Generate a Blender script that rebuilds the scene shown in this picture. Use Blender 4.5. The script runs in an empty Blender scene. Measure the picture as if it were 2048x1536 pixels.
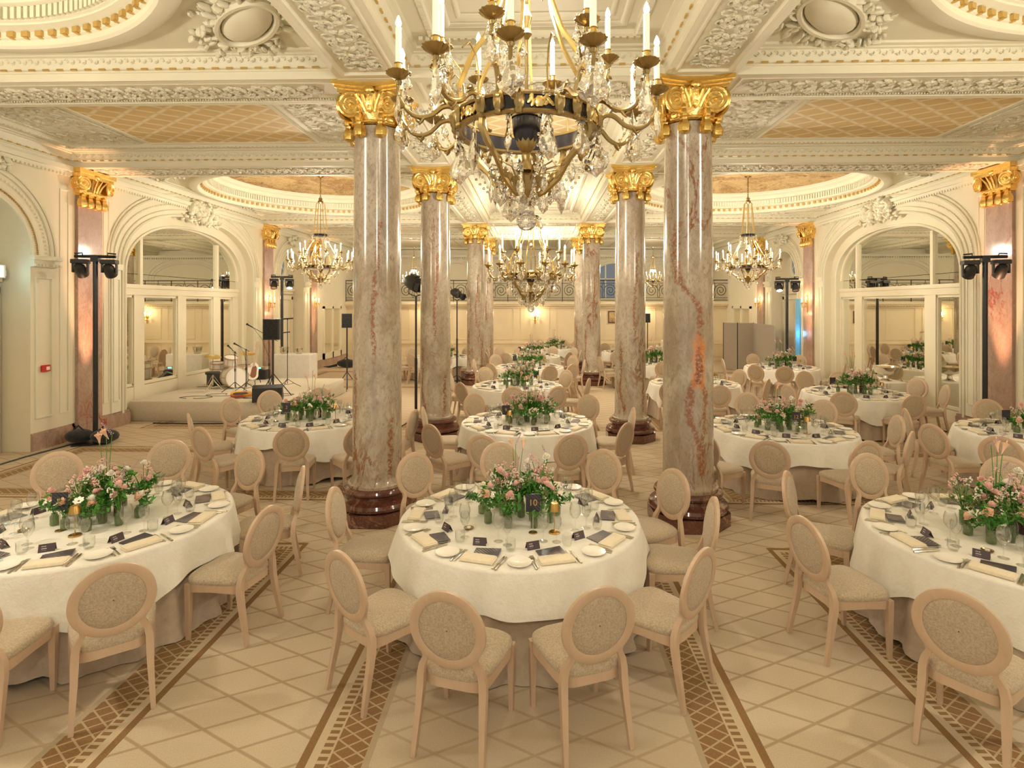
import bpy, math, random
from mathutils import Matrix, Vector
random.seed(7)
PI = math.pi
SC = bpy.context.scene
COL = SC.collection
# ------------------------------------------------------------------ camera measures
F, PX, HV, HC = 1127.0, 1040.5, 610.0, 2.55
YAW = math.radians(1.5)
def ray(u):
    r = (u - PX) / F
    return (r * math.cos(YAW) - math.sin(YAW), r * math.sin(YAW) + math.cos(YAW))
def at_depth(u, t):
    a, b = ray(u); return (a * t, b * t)
def at_z(u, v, z):
    t = (HC - z) * F / (v - HV); a, b = ray(u); return (a * t, b * t)

# ------------------------------------------------------------------ mesh builder
class MB:
    def __init__(s): s.v = []; s.f = []; s.m = []; s.M = None; s.mi = 0
    def add(s, vs, fs):
        o = len(s.v)
        if s.M is not None: vs = [tuple(s.M @ Vector(p)) for p in vs]
        s.v.extend(vs)
        for f in fs: s.f.append([i + o for i in f]); s.m.append(s.mi)
        return s
    def box(s, cx, cy, cz, sx, sy, sz, taper=1.0):
        a, b, c = sx / 2, sy / 2, sz / 2; t = taper
        vs = [(cx - a, cy - b, cz - c), (cx + a, cy - b, cz - c), (cx + a, cy + b, cz - c), (cx - a, cy + b, cz - c),
              (cx - a * t, cy - b * t, cz + c), (cx + a * t, cy - b * t, cz + c), (cx + a * t, cy + b * t, cz + c), (cx - a * t, cy + b * t, cz + c)]
        return s.add(vs, [(3, 2, 1, 0), (4, 5, 6, 7), (0, 1, 5, 4), (1, 2, 6, 5), (2, 3, 7, 6), (3, 0, 4, 7)])
    def bx(s, x0, x1, y0, y1, z0, z1):
        return s.box((x0 + x1) / 2, (y0 + y1) / 2, (z0 + z1) / 2, abs(x1 - x0), abs(y1 - y0), abs(z1 - z0))
    def bbox(s, cx, cy, cz, sx, sy, sz, b=0.01):
        # chamfered box
        pr = [(-sz / 2, b), (-sz / 2 + b, 0), (sz / 2 - b, 0), (sz / 2, b)]
        vs = []; n = 8
        for z, d in pr:
            a, e = sx / 2 - d, sy / 2 - d
            vs += [(cx - a + b, cy - e, cz + z), (cx + a - b, cy - e, cz + z), (cx + a, cy - e + b, cz + z), (cx + a, cy + e - b, cz + z),
                   (cx + a - b, cy + e, cz + z), (cx - a + b, cy + e, cz + z), (cx - a, cy + e - b, cz + z), (cx - a, cy - e + b, cz + z)]
        fs = [tuple(reversed(range(8))), tuple(range(24, 32))]
        for k in range(3):
            for i in range(8): fs.append((k * 8 + i, k * 8 + (i + 1) % 8, k * 8 + 8 + (i + 1) % 8, k * 8 + 8 + i))
        return s.add(vs, fs)
    def lathe(s, prof, n=24, c=(0, 0, 0), cap0=False, cap1=False, a0=0, a1=2 * PI, flute=0, fa=0.0):
        vs = []; fs = []; full = abs(a1 - a0 - 2 * PI) < 1e-6; m = n if full else n + 1
        for r, z in prof:
            for i in range(m):
                a = a0 + (a1 - a0) * i / n
                rr = r * (1 + fa * math.cos(flute * a)) if flute else r
                vs.append((c[0] + rr * math.cos(a), c[1] + rr * math.sin(a), c[2] + z))
        for k in range(len(prof) - 1):
            for i in range(n):
                j = (i + 1) % m if full else i + 1
                fs.append((k * m + i, k * m + j, (k + 1) * m + j, (k + 1) * m + i))
        if cap0: fs.append(tuple(reversed(range(m))))
        if cap1: fs.append(tuple(range((len(prof) - 1) * m, len(prof) * m)))
        return s.add(vs, fs)
    def tube(s, pts, r, n=8, closed=False, cap=True, sq=None):
        pts = [Vector(p) for p in pts]; L = len(pts)
        if not isinstance(r, (list, tuple)): r = [r] * L
        vs = []; fs = []; up = None
        for i, p in enumerate(pts):
            if closed: t = (pts[(i + 1) % L] - pts[i - 1])
            else: t = pts[min(i + 1, L - 1)] - pts[max(i - 1, 0)]
            t = t.normalized() if t.length > 1e-9 else Vector((0, 0, 1))
            if up is None:
                up = Vector((0, 0, 1)) if abs(t.z) < 0.9 else Vector((0, 1, 0))
            a = t.cross(up)
            if a.length < 1e-5: a = t.cross(Vector((1, 0.3, 0)))
            a.normalize(); b = a.cross(t).normalized(); up = b
            for k in range(n):
                ang = 2 * PI * k / n + (PI / 4 if n == 4 else 0)
                ca, sa = math.cos(ang), math.sin(ang)
                q = sq if sq else (1, 1)
                vs.append(tuple(p + a * (ca * r[i] * q[0]) + b * (sa * r[i] * q[1])))
        R = L if closed else L - 1
        for i in range(R):
            for k in range(n):
                j = (i + 1) % L
                fs.append((i * n + k, i * n + (k + 1) % n, j * n + (k + 1) % n, j * n + k))
        if cap and not closed:
            fs.append(tuple(reversed(range(n)))); fs.append(tuple(range((L - 1) * n, L * n)))
        return s.add(vs, fs)
    def ell(s, c, r, n=10, m=6):
        if not isinstance(r, (tuple, list)): r = (r, r, r)
        vs = [(c[0], c[1], c[2] - r[2])]; fs = []
        for k in range(1, m):
            th = PI * k / m - PI / 2
            for i in range(n):
                a = 2 * PI * i / n
                vs.append((c[0] + r[0] * math.cos(th) * math.cos(a), c[1] + r[1] * math.cos(th) * math.sin(a), c[2] + r[2] * math.sin(th)))
        vs.append((c[0], c[1], c[2] + r[2])); T = len(vs) - 1
        for i in range(n):
            fs.append((0, 1 + (i + 1) % n, 1 + i)); fs.append((T, T - n + i, T - n + (i + 1) % n))
        for k in range(m - 2):
            for i in range(n):
                a = 1 + k * n + i; b = 1 + k * n + (i + 1) % n
                fs.append((a, b, b + n, a + n))
        return s.add(vs, fs)
    def quad(s, a, b, c, d): return s.add([a, b, c, d], [(0, 1, 2, 3)])
    def rect_ring(s, x0, x1, y0, y1, prof):
        # moulding swept round the inside of a rectangle, prof = (inset, z)
        vs = []; fs = []
        for d, z in prof: vs += [(x0 + d, y0 + d, z), (x1 - d, y0 + d, z), (x1 - d, y1 - d, z), (x0 + d, y1 - d, z)]
        for k in range(len(prof) - 1):
            for i in range(4):
                j = (i + 1) % 4
                fs.append((k * 4 + i, k * 4 + j, k * 4 + 4 + j, k * 4 + 4 + i))
        return s.add(vs, fs)
    def prism(s, poly, z0, z1):
        n = len(poly)
        vs = [(p[0], p[1], z0) for p in poly] + [(p[0], p[1], z1) for p in poly]
        fs = [tuple(reversed(range(n))), tuple(range(n, 2 * n))] + [(i, (i + 1) % n, n + (i + 1) % n, n + i) for i in range(n)]
        return s.add(vs, fs)
    def mesh(s, name, mats, smooth=True, ang=35):
        me = bpy.data.meshes.new(name)
        me.from_pydata(s.v, [], s.f)
        if not isinstance(mats, (list, tuple)): mats = [mats]
        for m in mats: me.materials.append(m)
        if len(mats) > 1: me.polygons.foreach_set('material_index', s.m)
        if smooth:
            me.polygons.foreach_set('use_smooth', [True] * len(s.f))
            me.set_sharp_from_angle(angle=math.radians(ang))
        me.update(); me.validate()
        return me
    def build(s, name, mats, parent=None, smooth=True, ang=35, loc=None, label=None):
        o = bpy.data.objects.new(name, s.mesh(name, mats, smooth, ang)); COL.objects.link(o)
        if parent: o.parent = parent
        if loc: o.location = loc
        if label: o['label'] = label
        return o
def T(x=0, y=0, z=0): return Matrix.Translation((x, y, z))
def RX(a): return Matrix.Rotation(a, 4, 'X')
def RY(a): return Matrix.Rotation(a, 4, 'Y')
def RZ(a): return Matrix.Rotation(a, 4, 'Z')
def SCL(x, y, z): return Matrix.Diagonal((x, y, z, 1))
def tag(o, label=None, cat=None, group=None, kind=None):
    if label: o['label'] = label
    if cat: o['category'] = cat
    if group: o['group'] = group
    if kind: o['kind'] = kind
    return o
def empty(name, loc=(0, 0, 0), rz=0, label=None, cat=None, group=None):
    o = bpy.data.objects.new(name, None); COL.objects.link(o); o.empty_display_size = 0.1
    o.location = loc; o.rotation_euler = (0, 0, rz)
    return tag(o, label, cat, group)
def dup(o, loc=None, rot=None, label=None, group=None, scale=None, parent=None):
    c = o.copy(); COL.objects.link(c)
    if parent is not None: c.parent = parent
    if loc is not None: c.location = loc
    if rot is not None: c.rotation_euler = rot if isinstance(rot, tuple) else (0, 0, rot)
    if scale is not None: c.scale = (scale,) * 3 if not isinstance(scale, tuple) else scale
    if label: c['label'] = label
    if group: c['group'] = group
    for ch in KIDS(o): dup(ch, parent=c)
    return c
_kids = {}
def KIDS(o):
    if o.name not in _kids: _kids[o.name] = list(o.children)
    return _kids[o.name]
class Proto:
    """first use moves the prototype itself, later uses copy it with its parts"""
    def __init__(s, o): s.o = o; s.used = False; KIDS(o); [KIDS(c) for c in o.children]
    def put(s, loc, rot=0, label=None, group=None, scale=None):
        if not s.used:
            s.used = True; o = s.o; o.location = loc; o.rotation_euler = rot if isinstance(rot, tuple) else (0, 0, rot)
            if scale is not None: o.scale = (scale,) * 3 if not isinstance(scale, tuple) else scale
            if label: o['label'] = label
            if group: o['group'] = group
            return o
        return dup(s.o, loc, rot, label, group, scale)
def finish(p):
    if not p.used:
        for c in list(p.o.children):
            for d in list(c.children): bpy.data.objects.remove(d)
            bpy.data.objects.remove(c)
        bpy.data.objects.remove(p.o)

# ------------------------------------------------------------------ materials
class N:
    """tiny expression wrapper for shader math"""
    def __init__(s, nt, k): s.nt = nt; s.k = k
    def op(s, o, b=None, c=None, clamp=False):
        n = s.nt.nodes.new('ShaderNodeMath'); n.operation = o; n.use_clamp = clamp
        for i, q in enumerate((s, b, c)):
            if q is None: continue
            if isinstance(q, N): s.nt.links.new(q.k, n.inputs[i])
            else: n.inputs[i].default_value = q
        return N(s.nt, n.outputs[0])
    def __add__(s, b): return s.op('ADD', b)
    def __sub__(s, b): return s.op('SUBTRACT', b)
    def __mul__(s, b): return s.op('MULTIPLY', b)
    def __truediv__(s, b): return s.op('DIVIDE', b)
    def abs(s): return s.op('ABSOLUTE')
    def min(s, b): return s.op('MINIMUM', b)
    def max(s, b): return s.op('MAXIMUM', b)
    def fr(s): return s.op('FRACT')
    def gt(s, b): return s.op('GREATER_THAN', b)
    def lt(s, b): return s.op('LESS_THAN', b)
    def rng(s, a, b):
        n = s.nt.nodes.new('ShaderNodeMapRange'); n.interpolation_type = 'SMOOTHSTEP'
        s.nt.links.new(s.k, n.inputs[0]); n.inputs[1].default_value = a; n.inputs[2].default_value = b
        return N(s.nt, n.outputs[0])
MATS = {}
def base_mat(name, col=(.8, .8, .8), rough=.5, metal=0, **kw):
    m = bpy.data.materials.new(name); m.use_nodes = True
    nt = m.node_tree; b = nt.nodes['Principled BSDF']
    b.inputs['Base Color'].default_value = (*col, 1); b.inputs['Roughness'].default_value = rough; b.inputs['Metallic'].default_value = metal
    for k, v in kw.items(): b.inputs[k].default_value = v
    MATS[name] = m
    return m, nt, b
def coords(nt, scale=(1, 1, 1), objloc=False, kind='Object'):
    tc = nt.nodes.new('ShaderNodeTexCoord'); out = tc.outputs[kind]
    if objloc:
        oi = nt.nodes.new('ShaderNodeObjectInfo'); a = nt.nodes.new('ShaderNodeVectorMath'); a.operation = 'MULTIPLY_ADD'
        nt.links.new(oi.outputs['Location'], a.inputs[0]); a.inputs[1].default_value = (3.1, 1.7, 2.3); nt.links.new(out, a.inputs[2]); out = a.outputs[0]
    mp = nt.nodes.new('ShaderNodeMapping'); mp.inputs['Scale'].default_value = scale
    nt.links.new(out, mp.inputs[0]); return mp.outputs[0]
def noise(nt, vec, scale, detail=3, rough=.5, dist=0):
    n = nt.nodes.new('ShaderNodeTexNoise'); n.inputs['Scale'].default_value = scale; n.inputs['Detail'].default_value = detail
    n.inputs['Roughness'].default_value = rough; n.inputs['Distortion'].default_value = dist
    nt.links.new(vec, n.inputs['Vector']); return N(nt, n.outputs['Fac'])
def voro(nt, vec, scale, feat='F1', rnd=1.0):
    n = nt.nodes.new('ShaderNodeTexVoronoi'); n.feature = feat; n.inputs['Scale'].default_value = scale; n.inputs['Randomness'].default_value = rnd
    nt.links.new(vec, n.inputs['Vector']); return N(nt, n.outputs['Distance'])
def mix(nt, fac, a, b):
    n = nt.nodes.new('ShaderNodeMix'); n.data_type = 'RGBA'
    for i, q in ((0, fac), (6, a), (7, b)):
        if isinstance(q, N): nt.links.new(q.k, n.inputs[i])
        elif isinstance(q, (int, float)): n.inputs[i].default_value = q
        elif isinstance(q, tuple): n.inputs[i].default_value = (*q, 1)
        else: nt.links.new(q, n.inputs[i])
    return n.outputs[2]
def bump(nt, b, h, dist=.01, strength=1.0):
    n = nt.nodes.new('ShaderNodeBump'); n.inputs['Strength'].default_value = strength; n.inputs['Distance'].default_value = dist
    nt.links.new(h.k if isinstance(h, N) else h, n.inputs['Height']); nt.links.new(n.outputs[0], b.inputs['Normal'])
def ramp(nt, fac, stops):
    n = nt.nodes.new('ShaderNodeValToRGB'); e = n.color_ramp.elements
    while len(e) < len(stops): e.new(.5)
    for el, (p, c) in zip(e, stops): el.position = p; el.color = (*c, 1)
    nt.links.new(fac.k, n.inputs[0]); return n.outputs[0]

CREAM = (.775, .74, .585)
def mk_plaster(name, col, bs=0, dist=.0, mottled=.03):
    m, nt, b = base_mat(name, col, .55)
    v = coords(nt); n = noise(nt, v, 3, 4)
    c2 = tuple(x * (1 - mottled * 2.5) for x in col)
    nt.links.new(mix(nt, n, col, c2), b.inputs['Base Color'])
    if bs:
        vv = nt.nodes.new('ShaderNodeVectorMath'); vv.operation = 'ADD'
        nn = nt.nodes.new('ShaderNodeTexNoise'); nn.inputs['Scale'].default_value = bs * .5; nt.links.new(v, nn.inputs['Vector'])
        sc = nt.nodes.new('ShaderNodeVectorMath'); sc.operation = 'SCALE'; sc.inputs['Scale'].default_value = 1.6 / bs; nt.links.new(nn.outputs['Color'], sc.inputs[0])
        nt.links.new(v, vv.inputs[0]); nt.links.new(sc.outputs[0], vv.inputs[1])
        h = voro(nt, vv.outputs[0], bs, 'SMOOTH_F1') * -1.0 + noise(nt, v, bs * 1.7, 3) * .5
        bump(nt, b, h, dist, 1.0)
    return m
mk_plaster('plaster', CREAM); mk_plaster('wall_paint', (.765, .70, .53)); mk_plaster('relief', (.77, .73, .575), 9, .09)
mk_plaster('relief_fine', (.77, .73, .575), 22, .04); mk_plaster('plaster_panel', (.77, .69, .53))
mk_plaster('back_paint', (.80, .68, .46))

def mk_marble(name, c1, c2, vein, hot, vz=.45, rough=.16, dark=.5, streaks=None):
    m, nt, b = base_mat(name, c1, rough); v = coords(nt, (1, 1, vz), True)
    n1 = noise(nt, v, 2.2, 6, .6, .8); n2 = noise(nt, v, 7, 6, .65, .6)
    c = mix(nt, n1.rng(.35, .65), c1, c2)
    c = mix(nt, n2.rng(.48, .72) * .55, c, tuple(x * .62 for x in c2))
    sp = noise(nt, v, 16, 4, .7)
    c = mix(nt, sp.rng(.62, .76) * .35, c, (.74, .69, .58)); c = mix(nt, noise(nt, v, 38, 5, .75).rng(.50, .64) * .6, c, tuple(x * .62 for x in c2))
    n3 = noise(nt, v, 1.5, 7, .62, 1.5); w = noise(nt, v, 1.1, 3)
    n4 = noise(nt, v, 3.6, 6, .7, 1.1)
    vl = ((n3 - .5).abs()).rng(.026, .003) * w.rng(.48, .64) * sp.rng(.3, .5)
    v2 = ((n4 - .5).abs()).rng(.013, .0) * w.rng(.42, .75) * .7
    vb = n3.rng(.635, .69) * n2.rng(.46, .58) * .7
    c = mix(nt, noise(nt, v, 11, 6, .75, .6).rng(.56, .66) * .55, c, tuple((x * .5 + y * .5) for x, y in zip(c2, vein))); c = mix(nt, v2, c, vein); c = mix(nt, vl, c, vein); c = mix(nt, vb, c, hot)
    nt.links.new(c, b.inputs['Base Color'])
    if streaks:
        tc = nt.nodes.new('ShaderNodeTexCoord'); sx = nt.nodes.new('ShaderNodeSeparateXYZ'); nt.links.new(tc.outputs['Object'], sx.inputs[0])
        X = N(nt, sx.outputs[0]); Z = N(nt, sx.outputs[2]); fr = N(nt, sx.outputs[1]).lt(0); jag = (noise(nt, tc.outputs['Object'], 9, 6, .75) - .5) * .16; fine_ = noise(nt, tc.outputs['Object'], 34, 5, .75)
        for pts, wd, colr, zr in streaks:
            fc = nt.nodes.new('ShaderNodeFloatCurve'); cu = fc.mapping.curves[0]
            for i, (z, x) in enumerate(pts):
                if i < 2: cu.points[i].location = (z / 5, x + .5)
                else: cu.points.new(z / 5, x + .5)
            fc.mapping.update(); nt.links.new((Z / 5.0).k, fc.inputs['Value'])
            dd = ((X + jag) - (N(nt, fc.outputs[0]) - .5)).abs()
            mk = dd.rng(wd, wd * .35) * fr * (Z + jag * 4.0).rng(zr[0] - .06, zr[0] + .06) * (Z + jag * 4.0).rng(zr[1] + .06, zr[1] - .06) * fine_.rng(.36, .56)
            c = mix(nt, mk * .9, c, colr)
        nt.links.new(c, b.inputs['Base Color'])
    b.inputs['Coat Weight'].default_value = .3; b.inputs['Coat Roughness'].default_value = .1
    return m
mk_marble('marble', (.50, .435, .34), (.345, .275, .20), (.22, .085, .03), (.33, .17, .07))
_mb = ((.50, .435, .34), (.345, .275, .20), (.22, .085, .03), (.33, .17, .07))
RU, OG, DK = (.24, .075, .02), (.72, .22, .03), (.15, .04, .02)
mk_marble('marble_right', *_mb, streaks=[([(0, .08), (.9, .06), (1.35, -.06), (1.6, -.04), (1.75, .04), (2.15, .05), (2.45, .06), (2.7, -.08), (2.95, -.19), (3.6, -.17), (5, -.1)], .055, RU, (.55, 3.5)), ([(0, .06), (1, .1), (1.55, .12), (1.8, .05), (5, .05)], .035, RU, (.6, 1.8)), ([(0, .05), (2.5, .05)], .10, OG, (1.62, 2.18)), ([(0, .05), (2.5, .05)], .06, DK, (1.66, 2.02))])
mk_marble('marble_left', *_mb, streaks=[([(0, -.12), (.6, -.15), (.9, -.21), (1.5, -.2), (1.9, -.22), (5, -.2)], .03, RU, (.55, 1.75)), ([(0, .0), (1.2, .08), (2, .04), (2.4, .02), (3.2, .08), (5, .05)], .035, RU, (1.9, 3.5)), ([(0, .2), (5, .24)], .03, RU, (.5, 1.2))])
mk_marble('marble_red', (.46, .325, .25), (.36, .235, .175), (.33, .05, .025), (.56, .43, .34), .5, .42)
mk_marble('marble_dark', (.15, .055, .035), (.10, .035, .022), (.30, .16, .10), (.22, .10, .06), 1, .12)
m, nt, b = base_mat('gold', (.90, .64, .22), .27, 1.0); v = coords(nt); n_ = noise(nt, v, 14, 3)
nt.links.new(mix(nt, n_, (.96, .72, .28), (.74, .48, .12)), b.inputs['Base Color']); bump(nt, b, noise(nt, v, 40, 3), .006, .8)
m, nt, b = base_mat('copper_gold', (.55, .34, .11), .34, 1.0); nt.links.new(mix(nt, noise(nt, coords(nt), 20, 2), (.58, .36, .12), (.46, .27, .08)), b.inputs['Base Color'])
m, nt, b = base_mat('gold_paint', (.62, .42, .14), .4, .6)
m, nt, b = base_mat('brass', (.50, .36, .14), .32, 1.0); v = coords(nt); nt.links.new(mix(nt, noise(nt, v, 9, 3), (.50, .375, .16), (.26, .18, .08)), b.inputs['Base Color'])
m, nt, b = base_mat('brass_light', (.75, .55, .22), .25, 1.0); nt.links.new(mix(nt, noise(nt, coords(nt), 30, 2), (.80, .60, .25), (.68, .48, .17)), b.inputs['Base Color'])
m, nt, b = base_mat('enamel_black', (.012, .012, .016), .18); nt.links.new(mix(nt, noise(nt, coords(nt), 6, 2), (.010, .010, .014), (.022, .020, .026)), b.inputs['Base Color'])
m, nt, b = base_mat('crystal', (1, 1, 1), .0, 0, **{'Specular IOR Level': .8}); b.inputs['Transmission Weight'].default_value = 1; b.inputs['IOR'].default_value = 1.62; b.inputs['Coat Weight'].default_value = 1.0
bump(nt, b, voro(nt, coords(nt), 34), .006, .6)
def thin_glass(name, tint, refl=.1, body=0.0, bodycol=(1, 1, 1)):
    m = bpy.data.materials.new(name); m.use_nodes = True; nt = m.node_tree; nt.nodes.clear()
    o = nt.nodes.new('ShaderNodeOutputMaterial'); t = nt.nodes.new('ShaderNodeBsdfTransparent'); g = nt.nodes.new('ShaderNodeBsdfGlossy')
    t.inputs[0].default_value = (*tint, 1); g.inputs['Roughness'].default_value = .03
    lw = nt.nodes.new('ShaderNodeLayerWeight'); lw.inputs[0].default_value = .35
    f = N(nt, lw.outputs['Facing']); f = f.op('POWER', 2.2) * .75 + refl
    nz = noise(nt, coords(nt), 8, 2); f = f * (nz * .3 + .85)
    x = nt.nodes.new('ShaderNodeMixShader'); nt.links.new(f.k, x.inputs[0]); nt.links.new(t.outputs[0], x.inputs[1]); nt.links.new(g.outputs[0], x.inputs[2])
    last = x
    if body:
        d = nt.nodes.new('ShaderNodeBsdfDiffuse'); d.inputs[0].default_value = (*bodycol, 1)
        y = nt.nodes.new('ShaderNodeMixShader'); y.inputs[0].default_value = body
        nt.links.new(x.outputs[0], y.inputs[1]); nt.links.new(d.outputs[0], y.inputs[2]); last = y
    nt.links.new(last.outputs[0], o.inputs[0]); MATS[name] = m
thin_glass('glass', (.985, .988, .98), .07)
thin_glass('vase_green', (.66, .74, .54), .08, .16, (.42, .46, .28))
thin_glass('vase_plum', (.5, .36, .34), .08, .3, (.30, .16, .14))
thin_glass('window_glass', (.7, .82, .9), .15)
def mk_fabric(name, c1, c2, s, d):
    m, nt, b = base_mat(name, c1, .9); v = coords(nt); n = noise(nt, v, s, 4, .75)
    nt.links.new(mix(nt, n.rng(.35, .65), c1, c2), b.inputs['Base Color']); bump(nt, b, n, d, .8); b.inputs['Sheen Weight'].default_value = .2
mk_fabric('boucle', (.56, .455, .325), (.40, .31, .205), 90, .006)
mk_fabric('linen_white', (.80, .77, .69), (.76, .725, .64), 6, .012)
mk_fabric('linen_under', (.50, .40, .30), (.44, .35, .26), 14, .004)
mk_fabric('napkin', (.80, .70, .52), (.74, .635, .46), 60, .002)
mk_fabric('screen_felt', (.40, .345, .27), (.36, .31, .24), 40, .002)
mk_fabric('stage_carpet', (.64, .57, .44), (.58, .51, .39), 30, .004)
mk_fabric('black_cloth', (.012, .012, .013), (.03, .03, .03), 30, .004)
m, nt, b = base_mat('chair_wood', (.66, .49, .34), .42); v = coords(nt, (1, 1, .25)); nz = noise(nt, v, 26, 5, .6, .8)
nt.links.new(mix(nt, nz, (.62, .455, .32), (.48, .34, .225)), b.inputs['Base Color'])
m, nt, b = base_mat('porcelain', (.86, .82, .74), .12); nt.links.new(mix(nt, noise(nt, coords(nt), 5), (.87, .83, .75), (.84, .80, .72)), b.inputs['Base Color'])
m, nt, b = base_mat('steel', (.72, .68, .60), .18, 1.0); nt.links.new(mix(nt, noise(nt, coords(nt), 12), (.76, .72, .64), (.62, .58, .50)), b.inputs['Base Color'])
m, nt, b = base_mat('black_metal', (.012, .012, .014), .35); nt.links.new(mix(nt, noise(nt, coords(nt), 12), (.010, .010, .012), (.03, .03, .032)), b.inputs['Base Color'])
m, nt, b = base_mat('black_plastic', (.02, .02, .022), .5); nt.links.new(mix(nt, noise(nt, coords(nt), 60), (.014, .014, .016), (.032, .031, .032)), b.inputs['Base Color'])
m, nt, b = base_mat('iron', (.045, .035, .028), .45, .5)
m, nt, b = base_mat('mirror', (.86, .87, .80), .015, 1.0); nt.links.new(mix(nt, noise(nt, coords(nt), 2), (.87, .87, .80), (.84, .85, .78)), b.inputs['Base Color'])
m, nt, b = base_mat('wax', (.90, .84, .70), .4); b.inputs['Emission Color'].default_value = (1, .86, .6, 1); b.inputs['Emission Strength'].default_value = .25
def emis(name, col, s):
    m, nt, b = base_mat(name, (0, 0, 0), .5); b.inputs['Emission Color'].default_value = (*col, 1); b.inputs['Emission Strength'].default_value = s
emis('flame', (1, .90, .68), 22); emis('spot_lens', (1, .80, .5), 30); emis('exit_lit', (.55, .93, .95), 3.2); emis('blue_led', (.1, .45, 1), 4)
emis('red_led', (1, .05, .03), 4); emis('sky_blue', (.30, .345, .36), .34)
m, nt, b = base_mat('red_plastic', (.55, .02, .02), .4); base_mat('white_plastic', (.8, .78, .72), .4)
base_mat('blue_light_tint', (.16, .50, .85), .6); base_mat('leather_brown', (.25, .10, .05), .4)  # the bright blue stands for blue light on the side opening
# dark printed cards
def mk_card(name, c1, c2, c3):
    m, nt, b = base_mat(name, c1, .38); v = coords(nt, (1, 1, 1), True)
    w = nt.nodes.new('ShaderNodeTexWave'); w.inputs['Scale'].default_value = 22; w.inputs['Distortion'].default_value = 1.5; w.bands_direction = 'DIAGONAL'
    nt.links.new(v, w.inputs['Vector']); f = N(nt, w.outputs['Fac']).rng(.62, .95) * noise(nt, v, 7, 2).rng(.4, .65)
    nt.links.new(mix(nt, f, mix(nt, noise(nt, v, 5, 2).rng(.4, .6), c1, c2), c3), b.inputs['Base Color'])
mk_card('menu_card', (.075, .052, .055), (.055, .052, .07), (.38, .33, .29))
m, nt, b = base_mat('name_card', (.06, .035, .045), .45); v = coords(nt, (1, 1, 1))
sx = nt.nodes.new('ShaderNodeSeparateXYZ'); nt.links.new(v, sx.inputs[0]); X = N(nt, sx.outputs[0]); Z = N(nt, sx.outputs[2])
txt = (Z * 75.0).fr().gt(.62) * X.gt(-.032) * (X + noise(nt, v, 60, 1) * .03).lt(.012) * Z.gt(.012) * Z.lt(.042) * noise(nt, v, 260, 1).gt(.42)
nt.links.new(mix(nt, txt, (.06, .035, .045), (.55, .50, .44)), b.inputs['Base Color'])
mk_card('number_card', (.030, .028, .040), (.02, .022, .035), (.10, .095, .10))
# painted lattice ceiling panels
m, nt, b = base_mat('gilt_lattice', (.36, .23, .10), .6); v = coords(nt)
sx = nt.nodes.new('ShaderNodeSeparateXYZ'); nt.links.new(v, sx.inputs[0]); X = N(nt, sx.outputs[0]); Y = N(nt, sx.outputs[1])
a = (X / .52 + Y / .40); c_ = (X / .52 - Y / .40)
la = ((a.fr() - .5).abs()); lb = ((c_.fr() - .5).abs())
band = la.gt(.405).max(lb.gt(.405)); fine = (la.gt(.43) * la.lt(.455)).max(lb.gt(.43) * lb.lt(.455))
rose = (la.gt(.34) * lb.gt(.34))
col = mix(nt, noise(nt, v, 5, 3), (.72, .54, .25), (.62, .45, .19)); col = mix(nt, band, col, (.86, .76, .54)); col = mix(nt, fine, col, (.68, .53, .28)); col = mix(nt, rose * noise(nt, v, 60, 3).rng(.4, .6), col, (.70, .60, .42))
nt.links.new(col, b.inputs['Base Color'])
# painted aisle vault: ochre sky with figures
m, nt, b = base_mat('vault_painting', (.4, .25, .1), .7); v = coords(nt); n1 = noise(nt, v, 1.1, 5, .6, 1.0); n2 = noise(nt, v, 4, 6, .6, 1.5)
col = mix(nt, n1.rng(.4, .6), (.52, .36, .16), (.33, .19, .07)); col = mix(nt, (n2 - .5).abs().rng(.03, 0) * .8, col, (.68, .54, .32)); col = mix(nt, n2.rng(.62, .7) * .8, col, (.12, .05, .02))
nt.links.new(col, b.inputs['Base Color'])
# carpet
m, nt, b = base_mat('carpet', (.6, .5, .36), .95); tc = nt.nodes.new('ShaderNodeTexCoord'); sx = nt.nodes.new('ShaderNodeSeparateXYZ'); nt.links.new(tc.outputs['Object'], sx.inputs[0])
v = tc.outputs['Object']; X = N(nt, sx.outputs[0]); Y = N(nt, sx.outputs[1]); AX = X.abs()
dx = (AX - 2.42).min((AX * -1.0) + 8.2).max((AX * -1.0) + 1.32)
def iv(a_, b_): return (Y - a_).min((Y * -1.0) + b_)
dyB = iv(-3.0, 5.98).max(iv(11.45, 17.6)); dyS = iv(7.28, 9.98).max(iv(18.9, 21.6)).min(AX - 2.0)
d = dx.min(dyB.max(dyS))
wob = (noise(nt, v, 3, 2) - .5) * .012
p = (X + wob) / .57; q = (Y + wob) / .29
l1 = ((p + q).fr() - .5).abs(); l2 = ((p - q).fr() - .5).abs()
line = l1.rng(.445, .480).max(l2.rng(.445, .480))
nz = noise(nt, v, 120, 3, .8); big = noise(nt, v, 1.3, 3)
fib = nt.nodes.new('ShaderNodeTexWave'); fib.bands_direction = 'Y'; fib.inputs['Scale'].default_value = 26; fib.inputs['Distortion'].default_value = 5; nt.links.new(v, fib.inputs['Vector'])
ground = mix(nt, nz.rng(.3, .7), (.63, .52, .375), (.51, .41, .285)); ground = mix(nt, N(nt, fib.outputs['Fac']) * .22, ground, (.50, .405, .285)); ground = mix(nt, big.rng(.35, .7) * .25, ground, (.55, .45, .32))
gin = mix(nt, .28, ground, (.42, .335, .23))
ground = mix(nt, d.gt(.40), ground, gin)
col = mix(nt, line * .75, ground, (.35, .245, .14))
brown = mix(nt, nz.rng(.3, .7), (.29, .165, .07), (.215, .115, .042))
p2 = X / .135; q2 = Y / .095
m1 = ((p2 + q2).fr() - .5).abs(); m2 = ((p2 - q2).fr() - .5).abs()
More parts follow.
